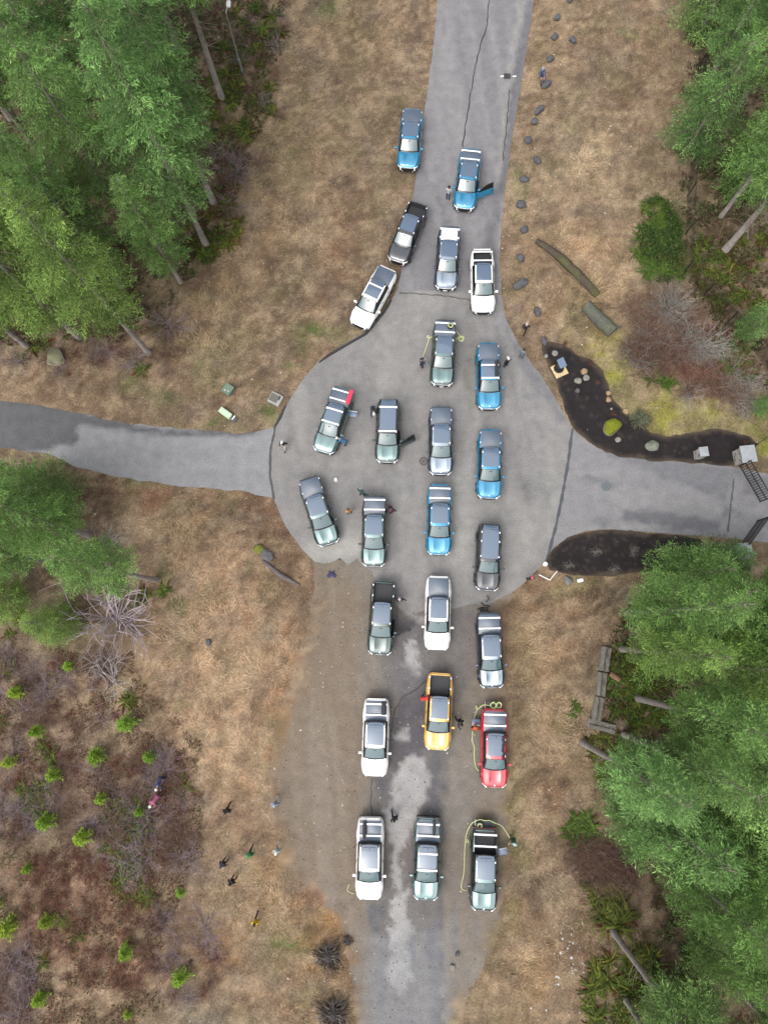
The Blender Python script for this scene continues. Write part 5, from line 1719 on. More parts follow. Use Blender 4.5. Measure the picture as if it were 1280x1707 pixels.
    cap = shell(.122, .02, True).mesh('cap', (M['trim'],), smooth=60)
    ex = MB()
    for s in (-1, 1):
        ex.disc(tuple(Vector(J['h1']) + Rm @ Vector((s * .036, .088, .035))), .013, .012, 8)
    eyes = ex.mesh('eyes', (M['trim'],))
    return out, hair, cap


PM = {k: person_mesh(k) for k in ('stand', 'walk', 'hold', 'reach', 'bend', 'crouch', 'sit', 'wide')}
CM = {}


def cm(c):
    if c not in CM: CM[c] = simple('fabric', tuple(lin(c) * .62), .85)
    return CM[c]


BLK, NAVY, JEAN, GRY, WHT, TANC = (30, 30, 34), (40, 46, 72), (70, 84, 116), (120, 126, 134), (232, 232, 230), (180, 150, 110)
HAIRD, HAIRB = (34, 26, 24), (110, 80, 52)


def person(px, py, kind, face, jacket, trousers, head, label, hat=False, z=0.0, s=1.0):
    """face: compass the person looks towards, degrees clockwise from the photo top"""
    p = G(px, py); zz = max(p.z, 0.0) if z == 0 else z
    t = thing('person', label, 'person', (p.x, p.y, zz), -R(face), 'people walking and standing among the vehicles')
    t.scale = (s * 1.06, s * 1.06, s)
    b, hr, cp = PM[kind]
    o = link('body', b, t)
    for i, m in enumerate((cm(jacket), cm(trousers))):
        o.material_slots[i].link = 'OBJECT'; o.material_slots[i].material = m
    h = link('cap' if hat else 'hair', cp if hat else hr, t, mat=cm(head))
    return t


person(746, 333, 'hold', 20, (196, 206, 212), JEAN, HAIRD, 'person in pale grey jacket with dark hair beside a blue bonnet')
person(702, 612, 'hold', 60, NAVY, (44, 46, 60), (60, 60, 80), 'person in navy holding the end of a pale cord', hat=True)
person(842, 611, 'stand', -30, BLK, BLK, WHT, 'person in black with a white cap right of a blue pickup', hat=True)
person(867, 597, 'stand', 30, (128, 142, 152), (110, 124, 136), (60, 66, 72), 'person in grey blue jacket on the pavement edge')
person(872, 555, 'walk', 25, (34, 36, 44), BLK, (200, 190, 180), 'person in black standing on the grass above the pavement edge', hat=True)
person(476, 746, 'walk', 200, BLK, (200, 196, 188), WHT, 'person in black jacket and white cap near the west joint', hat=True)
person(577, 741, 'bend', 285, (56, 110, 156), JEAN, WHT, 'person in blue bending at the wheel of a sage pickup', hat=True)
person(622, 686, 'bend', 170, (54, 58, 74), BLK, WHT, 'person in dark blue grey with a white cap leaning at the off-roader', hat=True)
person(583, 856, 'stand', -20, (214, 160, 96), JEAN, HAIRB, 'person in orange tan top and jeans on the pavement')
person(605, 826, 'wide', 30, (28, 80, 72), (40, 50, 60), (40, 80, 76), 'person in dark green with pale sleeves held wide')
person(655, 854, 'reach', -75, (98, 56, 72), (92, 48, 60), BLK, 'person in maroon reaching towards a sage pickup bed')
person(666, 1000, 'wide', 180, (62, 46, 58), BLK, (200, 190, 190), 'person in dark top with a white stripe beside an open bed')
person(704, 1163, 'bend', 75, (208, 62, 52), (200, 64, 54), (230, 190, 180), 'person in bright red leaning over the yellow pickup side')
person(763, 1198, 'reach', 150, BLK, BLK, HAIRD, 'person in black stepping away from the yellow pickup')
person(790, 1211, 'crouch', 60, (206, 92, 56), BLK, (150, 80, 56), 'person in orange crouching beside the red pickup')
person(657, 1357, 'walk', 165, (36, 36, 44), (40, 46, 84), HAIRD, 'person in black walking between the front row pickups')
person(852, 1396, 'stand', -80, (40, 92, 72), (44, 84, 66), (196, 214, 220), 'person in green with a white cap holding a pale cord', hat=True)
person(880, 966, 'stand', 0, (40, 34, 42), BLK, (216, 96, 120), 'person in black with a pink hat at the pavement corner', hat=True)
person(386, 1343, 'walk', 200, BLK, BLK, HAIRD, 'person in black walking, nearest the narrow dirt track')
person(464, 1333, 'walk', 200, (150, 164, 184), (200, 204, 210), (170, 180, 196), 'person in light grey blue walking on the gravel')
person(467, 1409, 'walk', 195, (190, 204, 198), (196, 198, 200), WHT, 'person in pale green with a white cap below the grey walker', hat=True)
person(423, 1414, 'walk', 200, (44, 128, 74), (40, 60, 52), (80, 150, 96), 'person in bright green walking on the brown path', hat=True)
person(380, 1429, 'stand', 210, (40, 42, 66), (120, 96, 84), (60, 62, 88), 'person in navy with brown trousers walking left of the person in green', hat=True)
person(394, 1458, 'stand', 200, (28, 30, 42), (140, 110, 96), HAIRD, 'person in black below the group on the brown path')
person(433, 1523, 'walk', 190, (228, 190, 44), (60, 70, 88), (70, 60, 30), 'person in yellow jacket walking last on the path')
person(275, 1294, 'bend', 190, (54, 66, 104), (50, 54, 70), WHT, 'person in navy with a white cap among the reddish shrubs', hat=True)
person(270, 1323, 'bend', 210, (190, 100, 140), (120, 60, 90), WHT, 'person in pink with a white cap among the reddish shrubs', hat=True)
person(899, 136, 'sit', 165, (84, 100, 144), (60, 70, 110), (170, 176, 196), 'person in navy blue sitting among the roadside rocks', hat=True, z=.25)

# ================================================================ VEGETATION


def diamonds(base, tip, side, w, tint):
    """leaf-sized rhombs: (n,3) base, tip, unit side vector, width -> verts, faces, tint"""
    n = len(base)
    mid = base * .45 + tip * .55
    v = np.stack([base, mid + side * w[:, None], tip, mid - side * w[:, None]], 1).reshape(-1, 3)
    f = np.arange(4 * n).reshape(n, 4)
    return v, f, np.repeat(tint, 4, 0)


def unit(v):
    return v / (np.linalg.norm(v, axis=-1, keepdims=True) + 1e-9)


def conifer_meshes(name, seed, H, hb, Rc, col, col2, step=.42, leaf=.36, droop=.22, trunk_r=.25):
    r = np.random.default_rng(seed)
    B = []; D = []; LN = []; U = []
    z = hb
    while z < H - .25:
        f = (z - hb) / (H - hb)
        prof = (1 - f) ** .8 * min(1.0, .38 + f * 3.2)
        nb = 6 if f < .7 else 5
        a0 = r.random() * 6.28
        for k in range(nb):
            a = a0 + 2 * math.pi * k / nb + r.normal(0, .22)
            ln = Rc * prof * r.uniform(.55, 1.2) + .25
            if r.random() < .07: ln *= 1.25
            B.append((0, 0, z + r.uniform(-.2, .2))); D.append(a); LN.append(ln); U.append(.10 + .45 * f + r.normal(0, .06))
        z += step * (1 if f < .8 else .8)
    B = np.array(B); D = np.array(D); LN = np.array(LN); U = np.array(U)
    dirs = np.stack([np.cos(D), np.sin(D), np.zeros_like(D)], -1)
    perp = np.stack([-np.sin(D), np.cos(D), np.zeros_like(D)], -1)
    bcol = np.clip(r.normal(1, .30, len(B)), .45, 1.75); bmix = r.random(len(B))
    bases = []; tips = []; sides = []; ws = []; cols = []
    for i in range(len(B)):
        ln = LN[i]
        s = np.arange(.25 + .12 * r.random(), 1.0, .19 / max(ln, .4))
        if len(s) < 2: s = np.array([.5, .9])
        sr = np.repeat(s, 2); sg = np.tile([-1., 1.], len(s))
        node = B[i] + dirs[i] * (ln * sr)[:, None] + np.array([0, 0, 1]) * (U[i] * ln * sr - droop * ln * sr ** 2)[:, None]
        tl = (.26 + .70 * np.sin(np.clip(sr, 0, 1) * math.pi * .85) * min(1, ln / 2.2)) * r.uniform(.7, 1.2, len(sr))
        td = unit(dirs[i] * .65 + perp[i] * (sg * .8)[:, None] + np.array([0, 0, 1]) * r.normal(-.16, .14, len(sr))[:, None])
        m = 14
        for q in range(m):
            u = (q + .35) / m
            b = node + td * (tl * u)[:, None] + r.normal(0, .05, (len(sr), 3))
            dd = unit(td * .8 + r.normal(0, .42, (len(sr), 3)) + np.array([0, 0, -.10]))
            L = leaf * r.uniform(.65, 1.25, len(sr)) * (.75 + .25 * min(1, ln / 2))
            t = b + dd * L[:, None]
            sd_ = unit(np.cross(dd, r.normal(0, .55, (len(sr), 3)) + np.array([0, 0, 1])))
            bases.append(b); tips.append(t); sides.append(sd_); ws.append(L * r.uniform(.075, .13, len(sr)))
            w = np.clip(bmix[i] * .6 + r.normal(0, .25, len(sr)) + .25 * (u - .4), 0, 1)[:, None]
            cc = (np.array(col) * (1 - w) + np.array(col2) * w) * (bcol[i] * r.uniform(.6, 1.4, len(sr)))[:, None]
            tipk = (r.random(len(sr)) < .07)[:, None]
            cc = np.where(tipk, cc * .6 + alb(180, 200, 150) * .5, cc)
            cols.append(cc)
    v, f, t = diamonds(np.concatenate(bases), np.concatenate(tips), np.concatenate(sides), np.concatenate(ws), np.concatenate(cols))
    crown = mesh_np(name + ' crown', v, f, (M['leaf'],), t)
    # limbs inside the crown, and bare dead limbs below it
    mb = MB()
    gb = tuple(alb(150, 140, 128))
    for i in range(0, len(B), 2):
        ln = LN[i]
        p = [B[i] + dirs[i] * (ln * s) + np.array([0, 0, 1]) * (U[i] * ln * s - droop * ln * s * s) for s in (0, .5, .92)]
        mb.tube(p, [.035, .022, .008], 3, gb, cap=False)
    zz = max(1.5, hb * .45)
    while zz < hb + 1.5:
        a = r.random() * 6.28; ln = r.uniform(.6, 1.8)
        p = [(0, 0, zz), (math.cos(a) * ln * .5, math.sin(a) * ln * .5, zz + .08), (math.cos(a + .2) * ln, math.sin(a + .2) * ln, zz - .12)]
        mb.tube(p, [.03, .018, .006], 3, gb, cap=False)
        zz += r.uniform(.15, .45)
    limbs = mb.mesh(name + ' limbs', (M['twig'],), tint=True)
    mb = MB()
    n = 14; pts = []; rad = []
    for k in range(n + 1):
        q = k / n
        pts.append((.10 * math.sin(q * 5 + seed) * q, .10 * math.cos(q * 4 + seed) * q, q * H * .985 - .25))
        rad.append(max(.03, trunk_r * (1 - q) ** .9 * (1 + .28 * math.exp(-q * 40))))
    mb.tube(pts, rad, 12)
    c = np.array(mb.v)
    t = fbm(np.arctan2(c[:, 1], c[:, 0]) * 3 + seed, c[:, 2] * 1.3, seed)
    tint = alb(176, 166, 160, 1.25) * (.7 + .6 * t)[:, None]
    tint = mixc(tint, sstep(.5, .75, fbm(c[:, 0] * 2, c[:, 2] * .5, seed + 3)) * .5, alb(128, 124, 96))
    mb.c = [tuple(k) for k in tint]
    trunk = mb.mesh(name + ' trunk', (M['bark'],), smooth=70, tint=True)
    return trunk, crown, limbs


GA, GB_ = alb(98, 130, 72, 1.8), alb(144, 172, 106, 1.85)
TREES = {
    'tall': [conifer_meshes('tall conifer', q, 22.0, hb, rc, GA, GB_, step=.74, leaf=.25) for q, hb, rc in ((11, 7.5, 3.3), (12, 6.5, 3.5), (13, 9.0, 2.9))],
    'mid': [conifer_meshes('mid conifer', q, 20.0, hb, rc, GA, GB_, step=.70, leaf=.25) for q, hb, rc in ((21, 5.4, 3.5), (22, 4.6, 3.2))],
    'slim': [conifer_meshes('slim conifer', q, 18.0, hb, rc, GA, GB_, step=.66, leaf=.22) for q, hb, rc in ((25, 4.2, 2.4), (26, 6.0, 2.2))],
    'high': [conifer_meshes('high conifer', q, 22.0, hb, rc, GA, GB_, step=.72, leaf=.25) for q, hb, rc in ((15, 10.5, 2.6), (16, 11.5, 2.5))],
    'young': [conifer_meshes('young conifer', q, 9.0, .6, 2.2, GA, GB_, step=.44, leaf=.20, trunk_r=.14) for q in (31, 32)],
}
print('crown quads', {k: [len(t[1].polygons) for t in v] for k, v in TREES.items()})


def tree(px, py, kind, k, sc, rz, tintc, label, group=None, zs=1.0):
    p = G(px, py, -.05)
    tr, cr, li = TREES[kind][k % len(TREES[kind])]
    t = thing('conifer_tree', label, 'tree', p, rz, group)
    t.scale = (sc, sc, sc * zs)
    for n_, me, cc in (('trunk', tr, (1, 1, 1, 1)), ('limbs', li, (1, 1, 1, 1)), ('crown', cr, (*tintc, 1))):
        o = link(n_, me, t)
        o.color = cc
        if n_ == 'limbs': o['kind'] = 'stuff'
    t.children  # trunk, limbs, crown
    return t


GRN, BLU, YEL, DRK, LIT, SOF = (1.0, 1.03, .96), (.95, 1.04, 1.02), (1.16, 1.09, .86), (.66, .76, .80), (1.06, 1.13, .98), (1.16, 1.14, .90)
NW = 'conifers of the north-west wood'
SE = 'conifers of the south-east wood'
NE = 'conifers of the north-east wood'
SW = 'conifers at the west drive'
TL = [
    (371, 166, 'tall', 2, 1.10, GRN, 'conifer with the bare grey trunk nearest the lamp post', NW), (346, 412, 'tall', 1, 1.08, BLU, 'conifer whose thin trunk stands southernmost beside the grass slope', NW),
    (358, 342, 'tall', 0, 1.05, BLU, 'conifer with curved trunk base just north of the southernmost slope trunk', NW), (236, 398, 'tall', 1, 1.08, GRN, 'tall green conifer in the middle of the north-west wood', NW),
    (112, 313, 'tall', 2, 1.22, GRN, 'conifer with the thickest grey trunk at the west picture border', NW), (252, 592, 'tall', 0, .95, YEL, 'yellowish green conifer at the south-east corner of the north-west wood', NW),
    (136, 565, 'mid', 1, 1.12, YEL, 'yellowish green conifer right behind the pale boulder', NW), (50, 580, 'mid', 0, .95, YEL, 'yellow green conifer west of the pale boulder', NW),
    (304, 474, 'mid', 0, .72, GRN, 'bright green conifer with low crown on the wood rim', NW), (190, 285, 'tall', 0, 1.1, BLU, 'blue green conifer behind the middle of the north-west wood', NW),
    (300, 90, 'mid', 1, 1.1, GRN, 'green conifer left of the bare trunk near the lamp', NW),
    (200, 180, 'tall', 0, 1.05, GRN, 'deep green conifer of the back row, between the two blue green ones', NW), (225, 60, 'mid', 0, 1.1, LIT, 'light green conifer reaching the top picture border west of the lamp', NW),
    (110, 100, 'tall', 1, 1.1, GRN, 'green conifer nearest the top left picture corner', NW), (60, 440, 'mid', 1, 1.1, YEL, 'yellow green conifer behind the boulder conifers, by the west border', NW), (158, 462, 'mid', 0, 1.0, LIT, 'light green conifer just north of the conifer behind the pale boulder', NW),
    (0, 520, 'mid', 1, 1.0, YEL, 'yellow green conifer cut by the west picture border', NW),
    (262, 967, 'high', 0, .82, LIT, 'bright green conifer with a thick short trunk south of the west drive', SW), (148, 892, 'mid', 1, .95, LIT, 'light green conifer behind the thick trunk south of the west drive', SW),
    (100, 835, 'young', 0, 1.2, GRN, 'green conifer leaning over the edge of the west drive', SW), (118, 1040, 'young', 1, .80, YEL, 'small yellow green conifer above the bare pale shrub', SW), (70, 935, 'mid', 0, .8, LIT, 'light green conifer at the west picture border below the drive', SW),
    (30, 1000, 'young', 0, .9, YEL, 'low yellowish conifer in the wood corner south of the west drive', SW),
    (1062, 1164, 'high', 0, .98, LIT, 'conifer with the long pale trunk beside the crosswise timber', SE), (970, 1238, 'high', 1, .95, BLU, 'blue green conifer whose trunk foot stands nearest the red pickup', SE),
    (1034, 1082, 'slim', 1, .92, SOF, 'yellow green conifer with pale trunk beside the northern timber', SE), (1046, 1023, 'slim', 0, 1.0, LIT, 'light green conifer with slanting trunk north of the timbers', SE),
    (1020, 1551, 'high', 0, .95, GRN, 'conifer with the long dark trunk south of the big ferns', SE), (1038, 1224, 'high', 1, .90, GRN, 'conifer with a thin trunk right below the crosswise timber', SE),
    (1040, 1662, 'tall', 1, .85, GRN, 'conifer with a thin slanted trunk at the south border', SE), (1110, 968, 'young', 0, 1.15, LIT, 'bright bushy conifer overhanging the lower mulch bed', SE),
    (1160, 948, 'young', 1, .95, DRK, 'dark blue green conifer beside the hidden gate pillar', SE), (1135, 1000, 'young', 1, 1.3, LIT, 'bright green conifer right of the bush over the mulch', SE),
    (1075, 1350, 'young', 0, 1.55, BLU, 'big blue green conifer with the pale tips at the dark bracken', SE), (1042, 1352, 'young', 1, 1.0, BLU, 'blue green conifer at the western rim of the south-east wood', SE),
    (1110, 1430, 'mid', 1, .85, LIT, 'yellow tipped conifer above the bare twigs in the south-east wood', SE), (1110, 1660, 'young', 0, 1.2, GRN, 'mid green conifer with a full low crown at the south border', SE),
    (1165, 1550, 'young', 1, 1.1, LIT, 'small light green conifer above the low crown at the south border', SE),
    (1225, 1015, 'mid', 0, .85, GRN, 'green conifer cut by the east border below the hidden pillar', SE), (1185, 1050, 'mid', 1, 1.0, LIT, 'light green conifer east of the slanting trunk tree', SE), (1155, 1105, 'slim', 0, 1.1, SOF, 'yellow green conifer just east of the northern timber tree', SE),
    (1250, 1120, 'mid', 0, .95, LIT, 'light green conifer at the east border level with the timbers', SE), (1220, 1190, 'mid', 1, 1.0, LIT, 'light green conifer behind the long pale trunk', SE), (1165, 1285, 'mid', 0, 1.0, GRN, 'green conifer directly behind the big blue green one', SE),
    (1260, 1320, 'mid', 1, 1.0, LIT, 'light green conifer at the east border level with the red pickup', SE), (1160, 1385, 'young', 1, 1.5, LIT, 'light conifer south-east of the big blue green one', SE), (1230, 1440, 'mid', 0, 1.0, SOF, 'yellow green conifer at the east border level with the front row', SE),
    (1215, 1535, 'mid', 1, .9, GRN, 'green conifer at the east border level with the dark trunk', SE), (1230, 1650, 'mid', 0, .9, GRN, 'green conifer in the bottom right picture corner', SE),
    (1206, 419, 'tall', 0, 1.15, GRN, 'conifer with the pale bare trunk beside the chain link fence', NE), (1200, 362, 'tall', 2, .80, GRN, 'conifer with the thin trunk north of the pale bare one', NE), (1142, 255, 'young', 1, 1.3, BLU, 'blue green conifer hanging over the fence beside the straw grass', NE),
    (1172, 150, 'mid', 1, .8, BLU, 'blue green conifer with pale tips at the top of the north-east wood', NE), (1165, 60, 'young', 0, 1.4, GRN, 'green conifer at the top picture border behind the fence', NE), (1240, 556, 'young', 0, .62, GRN, 'small bright green conifer behind the bare thicket', NE),
    (1262, 684, 'young', 1, .45, GRN, 'tiny bright conifer above the moss bank', NE), (1222, 322, 'young', 1, 1.5, LIT, 'light green conifer above the bare dead trunk', NE),
    (1215, 200, 'mid', 0, .85, GRN, 'green conifer between the fence conifer and the east border', NE), (1245, 60, 'mid', 1, .9, GRN, 'green conifer in the top right picture corner', NE), (1262, 290, 'young', 0, 1.5, LIT, 'light green conifer at the east border above the bare trunks', NE),
    (285, 215, 'tall', 1, 1.1, BLU, 'blue green conifer behind the curved trunk on the slope', NW), (20, 200, 'mid', 0, 1.1, GRN, 'green conifer at the west border above the thickest trunk', NW), (205, 480, 'mid', 1, .9, GRN, 'green conifer between the yellow green group and the bright rim conifer', NW)]
for x, y, k, v, sc, tc, lb, g in TL:
    j = random.uniform(.92, 1.08)
    tree(x, y, k, v, sc, random.uniform(0, 6.28), tuple(c * j for c in tc), lb, g, zs=random.uniform(.92, 1.06))


# ---- bright young saplings in the south-west clearing
def sapling_mesh(seed, col, col2):
    r = np.random.default_rng(seed)
    n = 900
    a = np.floor(r.random(n) * 9) * .698 + r.normal(0, .20, n); h = r.random(n) ** .8
    rad = (1 - h * .85) * r.uniform(.2, 1.0, n) * (.7 + .5 * np.sin(a * 2.3 + seed) ** 2)
    base = np.stack([np.cos(a) * rad * .62, np.sin(a) * rad * .62, h * 1.25 + .05 + .1 * rad], -1)
    out = unit(np.stack([np.cos(a), np.sin(a), r.normal(.35, .25, n)], -1) + r.normal(0, .3, (n, 3)))
    L = r.uniform(.10, .24, n)
    side = unit(np.cross(out, r.normal(0, .5, (n, 3)) + np.array([0, 0, 1])))
    w = r.random(n)[:, None]
    t = (np.array(col) * (1 - w) + np.array(col2) * w) * r.uniform(.75, 1.25, n)[:, None]
    v, f, tt = diamonds(base, base + out * L[:, None], side, L * .17, t)
    cr = mesh_np('sapling foliage', v, f, (M['leaf'],), tt)
    mb = MB(); mb.tube([(0, 0, -.1), (0, 0, .7), (0, 0, 1.3)], [.03, .02, .008], 5, tuple(alb(120, 100, 80)))
    return cr, mb.mesh('sapling stem', (M['twig'],), tint=True)


SAP = [sapling_mesh(s, alb(126, 162, 52, 1.7), alb(168, 198, 86, 1.7)) for s in (41, 42, 43)]
SAPS = [(37, 1153, 15, 'lime sapling standing alone near the west border, northernmost of the clearing'), (74, 1216, 15, 'lime sapling below the northernmost one, beside a dark hollow'), (169, 1258, 17, 'large lime sapling in the upper middle of the clearing'),
        (219, 1204, 16, 'lime sapling directly below two spiky ferns'), (255, 1259, 14, 'lime sapling above the person in navy'), (26, 1268, 12, 'small lime sapling at the west border, level with the large upper one'), (99, 1288, 15, 'lime sapling touching the fern clump west of centre'),
        (177, 1327, 12, 'yellowish lime sapling below the large upper one'), (239, 1349, 11, 'small lime sapling left below the person in pink'), (89, 1363, 17, 'large lime sapling left of a second one of equal size'), (148, 1389, 17, 'large lime sapling at the left end of the long fern row'),
        (54, 1443, 10, 'small yellow sapling at the top of the rusty brambles'), (21, 1541, 18, 'largest lime sapling, at the west border in rusty brambles'), (88, 1528, 12, 'faded lime sapling beside an olive fern in rusty brambles'), (218, 1577, 14, 'lime sapling at the right rim of the rusty brambles'),
        (75, 1657, 13, 'lime sapling nearest the bottom left picture corner'), (307, 1620, 15, 'lime sapling furthest to the south-east, on bare brown soil'), (2, 1503, 10, 'lime sapling cut by the west picture border'), (118, 1110, 10, 'small lime sapling beside the dark hollow of the grey shrub'),
        (304, 1484, 8, 'tiny lime sapling below the end of the fern row'), (0, 1395, 10, 'half visible lime sapling at the west border above the yellow one'), (217, 1686, 8, 'tiny lime sapling at the bottom picture border')]
for x, y, w, lb in SAPS:
    t = thing('sapling', lb, 'sapling', G(x, y), random.uniform(0, 6.28), 'saplings in the south-west clearing')
    s = w / 17.0 * 1.2
    t.scale = (s * random.uniform(.85, 1.15), s * random.uniform(.85, 1.15), s * random.uniform(.8, 1.3))
    cr, sm = random.choice(SAP)
    k = random.uniform(.85, 1.12)
    link('foliage', cr, t).color = (k * random.uniform(.9, 1.15), k, k, 1); link('stem', sm, t)


# ---- ferns
def fern_mesh(seed, nf, col, col2, dead):
    r = np.random.default_rng(seed)
    V_ = []; F_ = []; T_ = []
    for k in range(nf + dead):
        isd = k >= nf
        a = r.random() * 6.28; L = r.uniform(.45, 1.15); curl = r.normal(0, .35); rise = r.uniform(.3, .9) if not isd else r.uniform(.02, .12)
        n = 9
        d = np.array([math.cos(a), math.sin(a), 0]); p = np.array([-math.sin(a), math.cos(a), 0])
        w = r.random(); c = (np.array(col) * (1 - w) + np.array(col2) * w) * r.uniform(.8, 1.2)
        if isd: c = alb(132, 78, 52) * r.uniform(.7, 1.3)
        o = len(V_); off = np.array([r.normal(0, .10), r.normal(0, .10), 0])
        for j in range(n):
            s = j / (n - 1)
            c0 = off + d * (L * s) + p * (curl * L * s * s) + np.array([0, 0, .06 + rise * L * (s - 1.05 * s * s)])
            ww = .062 * math.sin(min(1, s * 1.15 + .12) * math.pi) ** .7 * (1.15 if j % 2 else .55) + .004
            bend = np.array([0, 0, -.35 * ww])
            V_ += [c0 + p * ww + bend, c0, c0 - p * ww + bend]; T_ += [c, c * .85, c]
        for j in range(n - 1):
            q = o + 3 * j
            F_ += [(q, q + 1, q + 4, q + 3), (q + 1, q + 2, q + 5, q + 4)]
    return mesh_np('fern', np.array(V_), np.array(F_), (M['leaf'],), np.array(T_))


FERN = [fern_mesh(s, n, alb(84, 104, 48, 1.3), alb(142, 154, 70, 1.4), d) for s, n, d in ((51, 24, 8), (52, 30, 5), (53, 20, 12), (58, 26, 6), (59, 22, 10))]
FERNB = [fern_mesh(s, n, alb(82, 116, 48, 1.25), alb(124, 156, 74, 1.25), 2) for s, n in ((54, 26), (55, 22), (57, 30))]


def scatter(poly, n, mind):
    xs_ = [p[0] for p in poly]; ys_ = [p[1] for p in poly]
    out = []
    tries = 0
    while len(out) < n and tries < n * 60:
        tries += 1
        x, y = random.uniform(min(xs_), max(xs_)), random.uniform(min(ys_), max(ys_))
        if sdist(np.array([x]), np.array([y]), poly)[0] < 0: continue
        if all(math.hypot(x - a, y - b) > mind for a, b in out): out.append((x, y))
    return out


def ferns(pts, meshes, label, group, s0=.8, s1=1.25):
    for x, y in pts:
        me = random.choice(meshes)
        o = link('sword_fern', me, loc=G(x, y, -.02), rot=(random.uniform(-.12, .12), random.uniform(-.12, .12), random.uniform(0, 6.28)), scale=random.uniform(s0, s1))
        k = random.uniform(.8, 1.15)
        o.color = (k * random.uniform(.92, 1.2), k, k * random.uniform(.8, 1), 1)
        tag(o, label, 'fern', group)


ferns([(378, 168), (416, 60), (400, 90), (440, 55), (455, 30), (425, 20), (395, 20), (450, 150), (420, 175), (400, 105), (455, 190), (380, 215), (355, 235), (410, 225), (375, 245), (360, 130), (345, 165), (360, 200), (410, 240), (440, 80), (470, 60), (395, 160)] + scatter([(340, 60), (470, 20), (470, 200), (400, 260), (360, 250)], 16, 14),
      FERN, 'sword fern on the bank beside the lamp post', 'ferns beside the lamp post', .9, 1.4)
ferns(scatter([(300, 300), (395, 300), (400, 400), (360, 440), (310, 430), (280, 360)], 22, 13) + [(355, 425), (345, 432), (240, 620), (75, 577), (40, 600), (62, 582)], FERN, 'sword fern below the southern rim trunks of the north-west wood', 'ferns under the north-west wood rim')
ferns(scatter([(1062, 350), (1098, 330), (1130, 380), (1136, 470), (1080, 470), (1056, 430)], 46, 8.5), FERNB, 'bright green fern in the patch beside the chain link fence', 'ferns in the green patch by the fence', .7, 1.2)
ferns(scatter([(1150, 400), (1280, 380), (1280, 540), (1200, 520), (1150, 470)], 24, 15) + [(1206, 465), (1210, 470), (1235, 605), (1250, 620)], FERN, 'fern on the dark floor of the north-east wood', 'ferns of the north-east wood')
ferns(scatter([(1185, 560), (1240, 580), (1250, 650), (1200, 620)], 14, 11) + [(1090, 602), (1114, 638), (1080, 636), (1104, 640)], FERNB, 'green fern at the edge of the bare thicket', 'ferns around the thicket')
ferns(scatter([(1020, 1085), (1050, 1070), (1110, 1130), (1110, 1210), (1060, 1215), (1025, 1200), (1012, 1130)], 46, 10), FERNB + FERN, 'dark green fern behind the weathered timbers', 'ferns behind the timbers', .8, 1.2)
ferns(scatter([(975, 1220), (1040, 1230), (1040, 1300), (990, 1300)], 16, 11), FERN, 'fern below the crosswise timber', 'ferns below the timbers', .7, 1.0)
ferns(scatter([(985, 1470), (1040, 1480), (1045, 1545), (1000, 1540)], 12, 13), FERN, 'large yellow green fern in the clump by the dark bracken', 'big ferns by the bracken', 1.1, 1.6)
ferns(scatter([(940, 1365), (990, 1360), (985, 1410), (945, 1405)], 8, 13), FERNB, 'green fern at the grass edge above the dark bracken', 'ferns above the bracken', .9, 1.2)
ferns(scatter([(985, 1600), (1030, 1590), (1100, 1560), (1100, 1600), (1050, 1700), (970, 1700)], 22, 15), FERN, 'fern at the southern edge of the wood', 'ferns at the south border', 1.0, 1.4)
ferns(scatter([(180, 1340), (240, 1320), (265, 1400), (250, 1500), (200, 1500), (185, 1420)], 30, 12) + [(215, 1170), (220, 1160), (305, 1310), (90, 1262), (75, 1245), (60, 1330), (10, 1200), (25, 1110), (120, 1540), (110, 1530), (75, 1600), (130, 1555), (12, 1120)] + scatter([(40, 1310), (90, 1300), (90, 1350), (50, 1350)], 7, 10), FERN,
      'olive fern among the reddish shrubs of the clearing', 'ferns in the clearing', .8, 1.15)
ferns([(243, 992), (274, 984), (230, 1004), (40, 1030), (20, 1060)], FERN, 'fern at the foot of the thick trunk south of the drive', 'ferns south of the drive')
ferns([(953, 1192), (964, 1184), (958, 1174)], FERNB, 'fern on the grass left of the timbers', 'ferns left of the timbers', .5, .75)


# ---- bare shrubs
def bare_shrub_mesh(seed, n, col, spread=.9, h=1.6, fine=2, rad=.022):
    r = random.Random(seed); mb = MB()

    def grow(p, d, L, rr, lev):
        k = 3; pts = [p]
        for i in range(k):
            d = (d + Vector((r.gauss(0, .22), r.gauss(0, .22), r.gauss(0.0, .16)))).normalized()
            p = p + d * (L / k); p.z = max(p.z, .03); pts.append(p)
        c = tuple(np.array(col) * r.uniform(.7, 1.3))
        mb.tube(pts, [rr * (1 - .2 * i) for i in range(k + 1)], 3, c, cap=False)
        if lev > 0:
            for q in range(r.choice((2, 3, 3))):
                b = pts[r.randint(1, k)]
                grow(b, (d + Vector((r.gauss(0, .6), r.gauss(0, .6), r.gauss(.0, .35)))).normalized(), L * r.uniform(.5, .8), rr * .6, lev - 1)
    for i in range(n):
        a = r.random() * 6.28; s = r.uniform(.3, 1.0) * spread
        grow(Vector((r.gauss(0, .12), r.gauss(0, .12), 0)), Vector((math.cos(a) * s, math.sin(a) * s, r.uniform(.25, .9))).normalized(), h * r.uniform(.6, 1.1), rad, fine)
    return mb.mesh('bare shrub', (M['twig'],), tint=True)


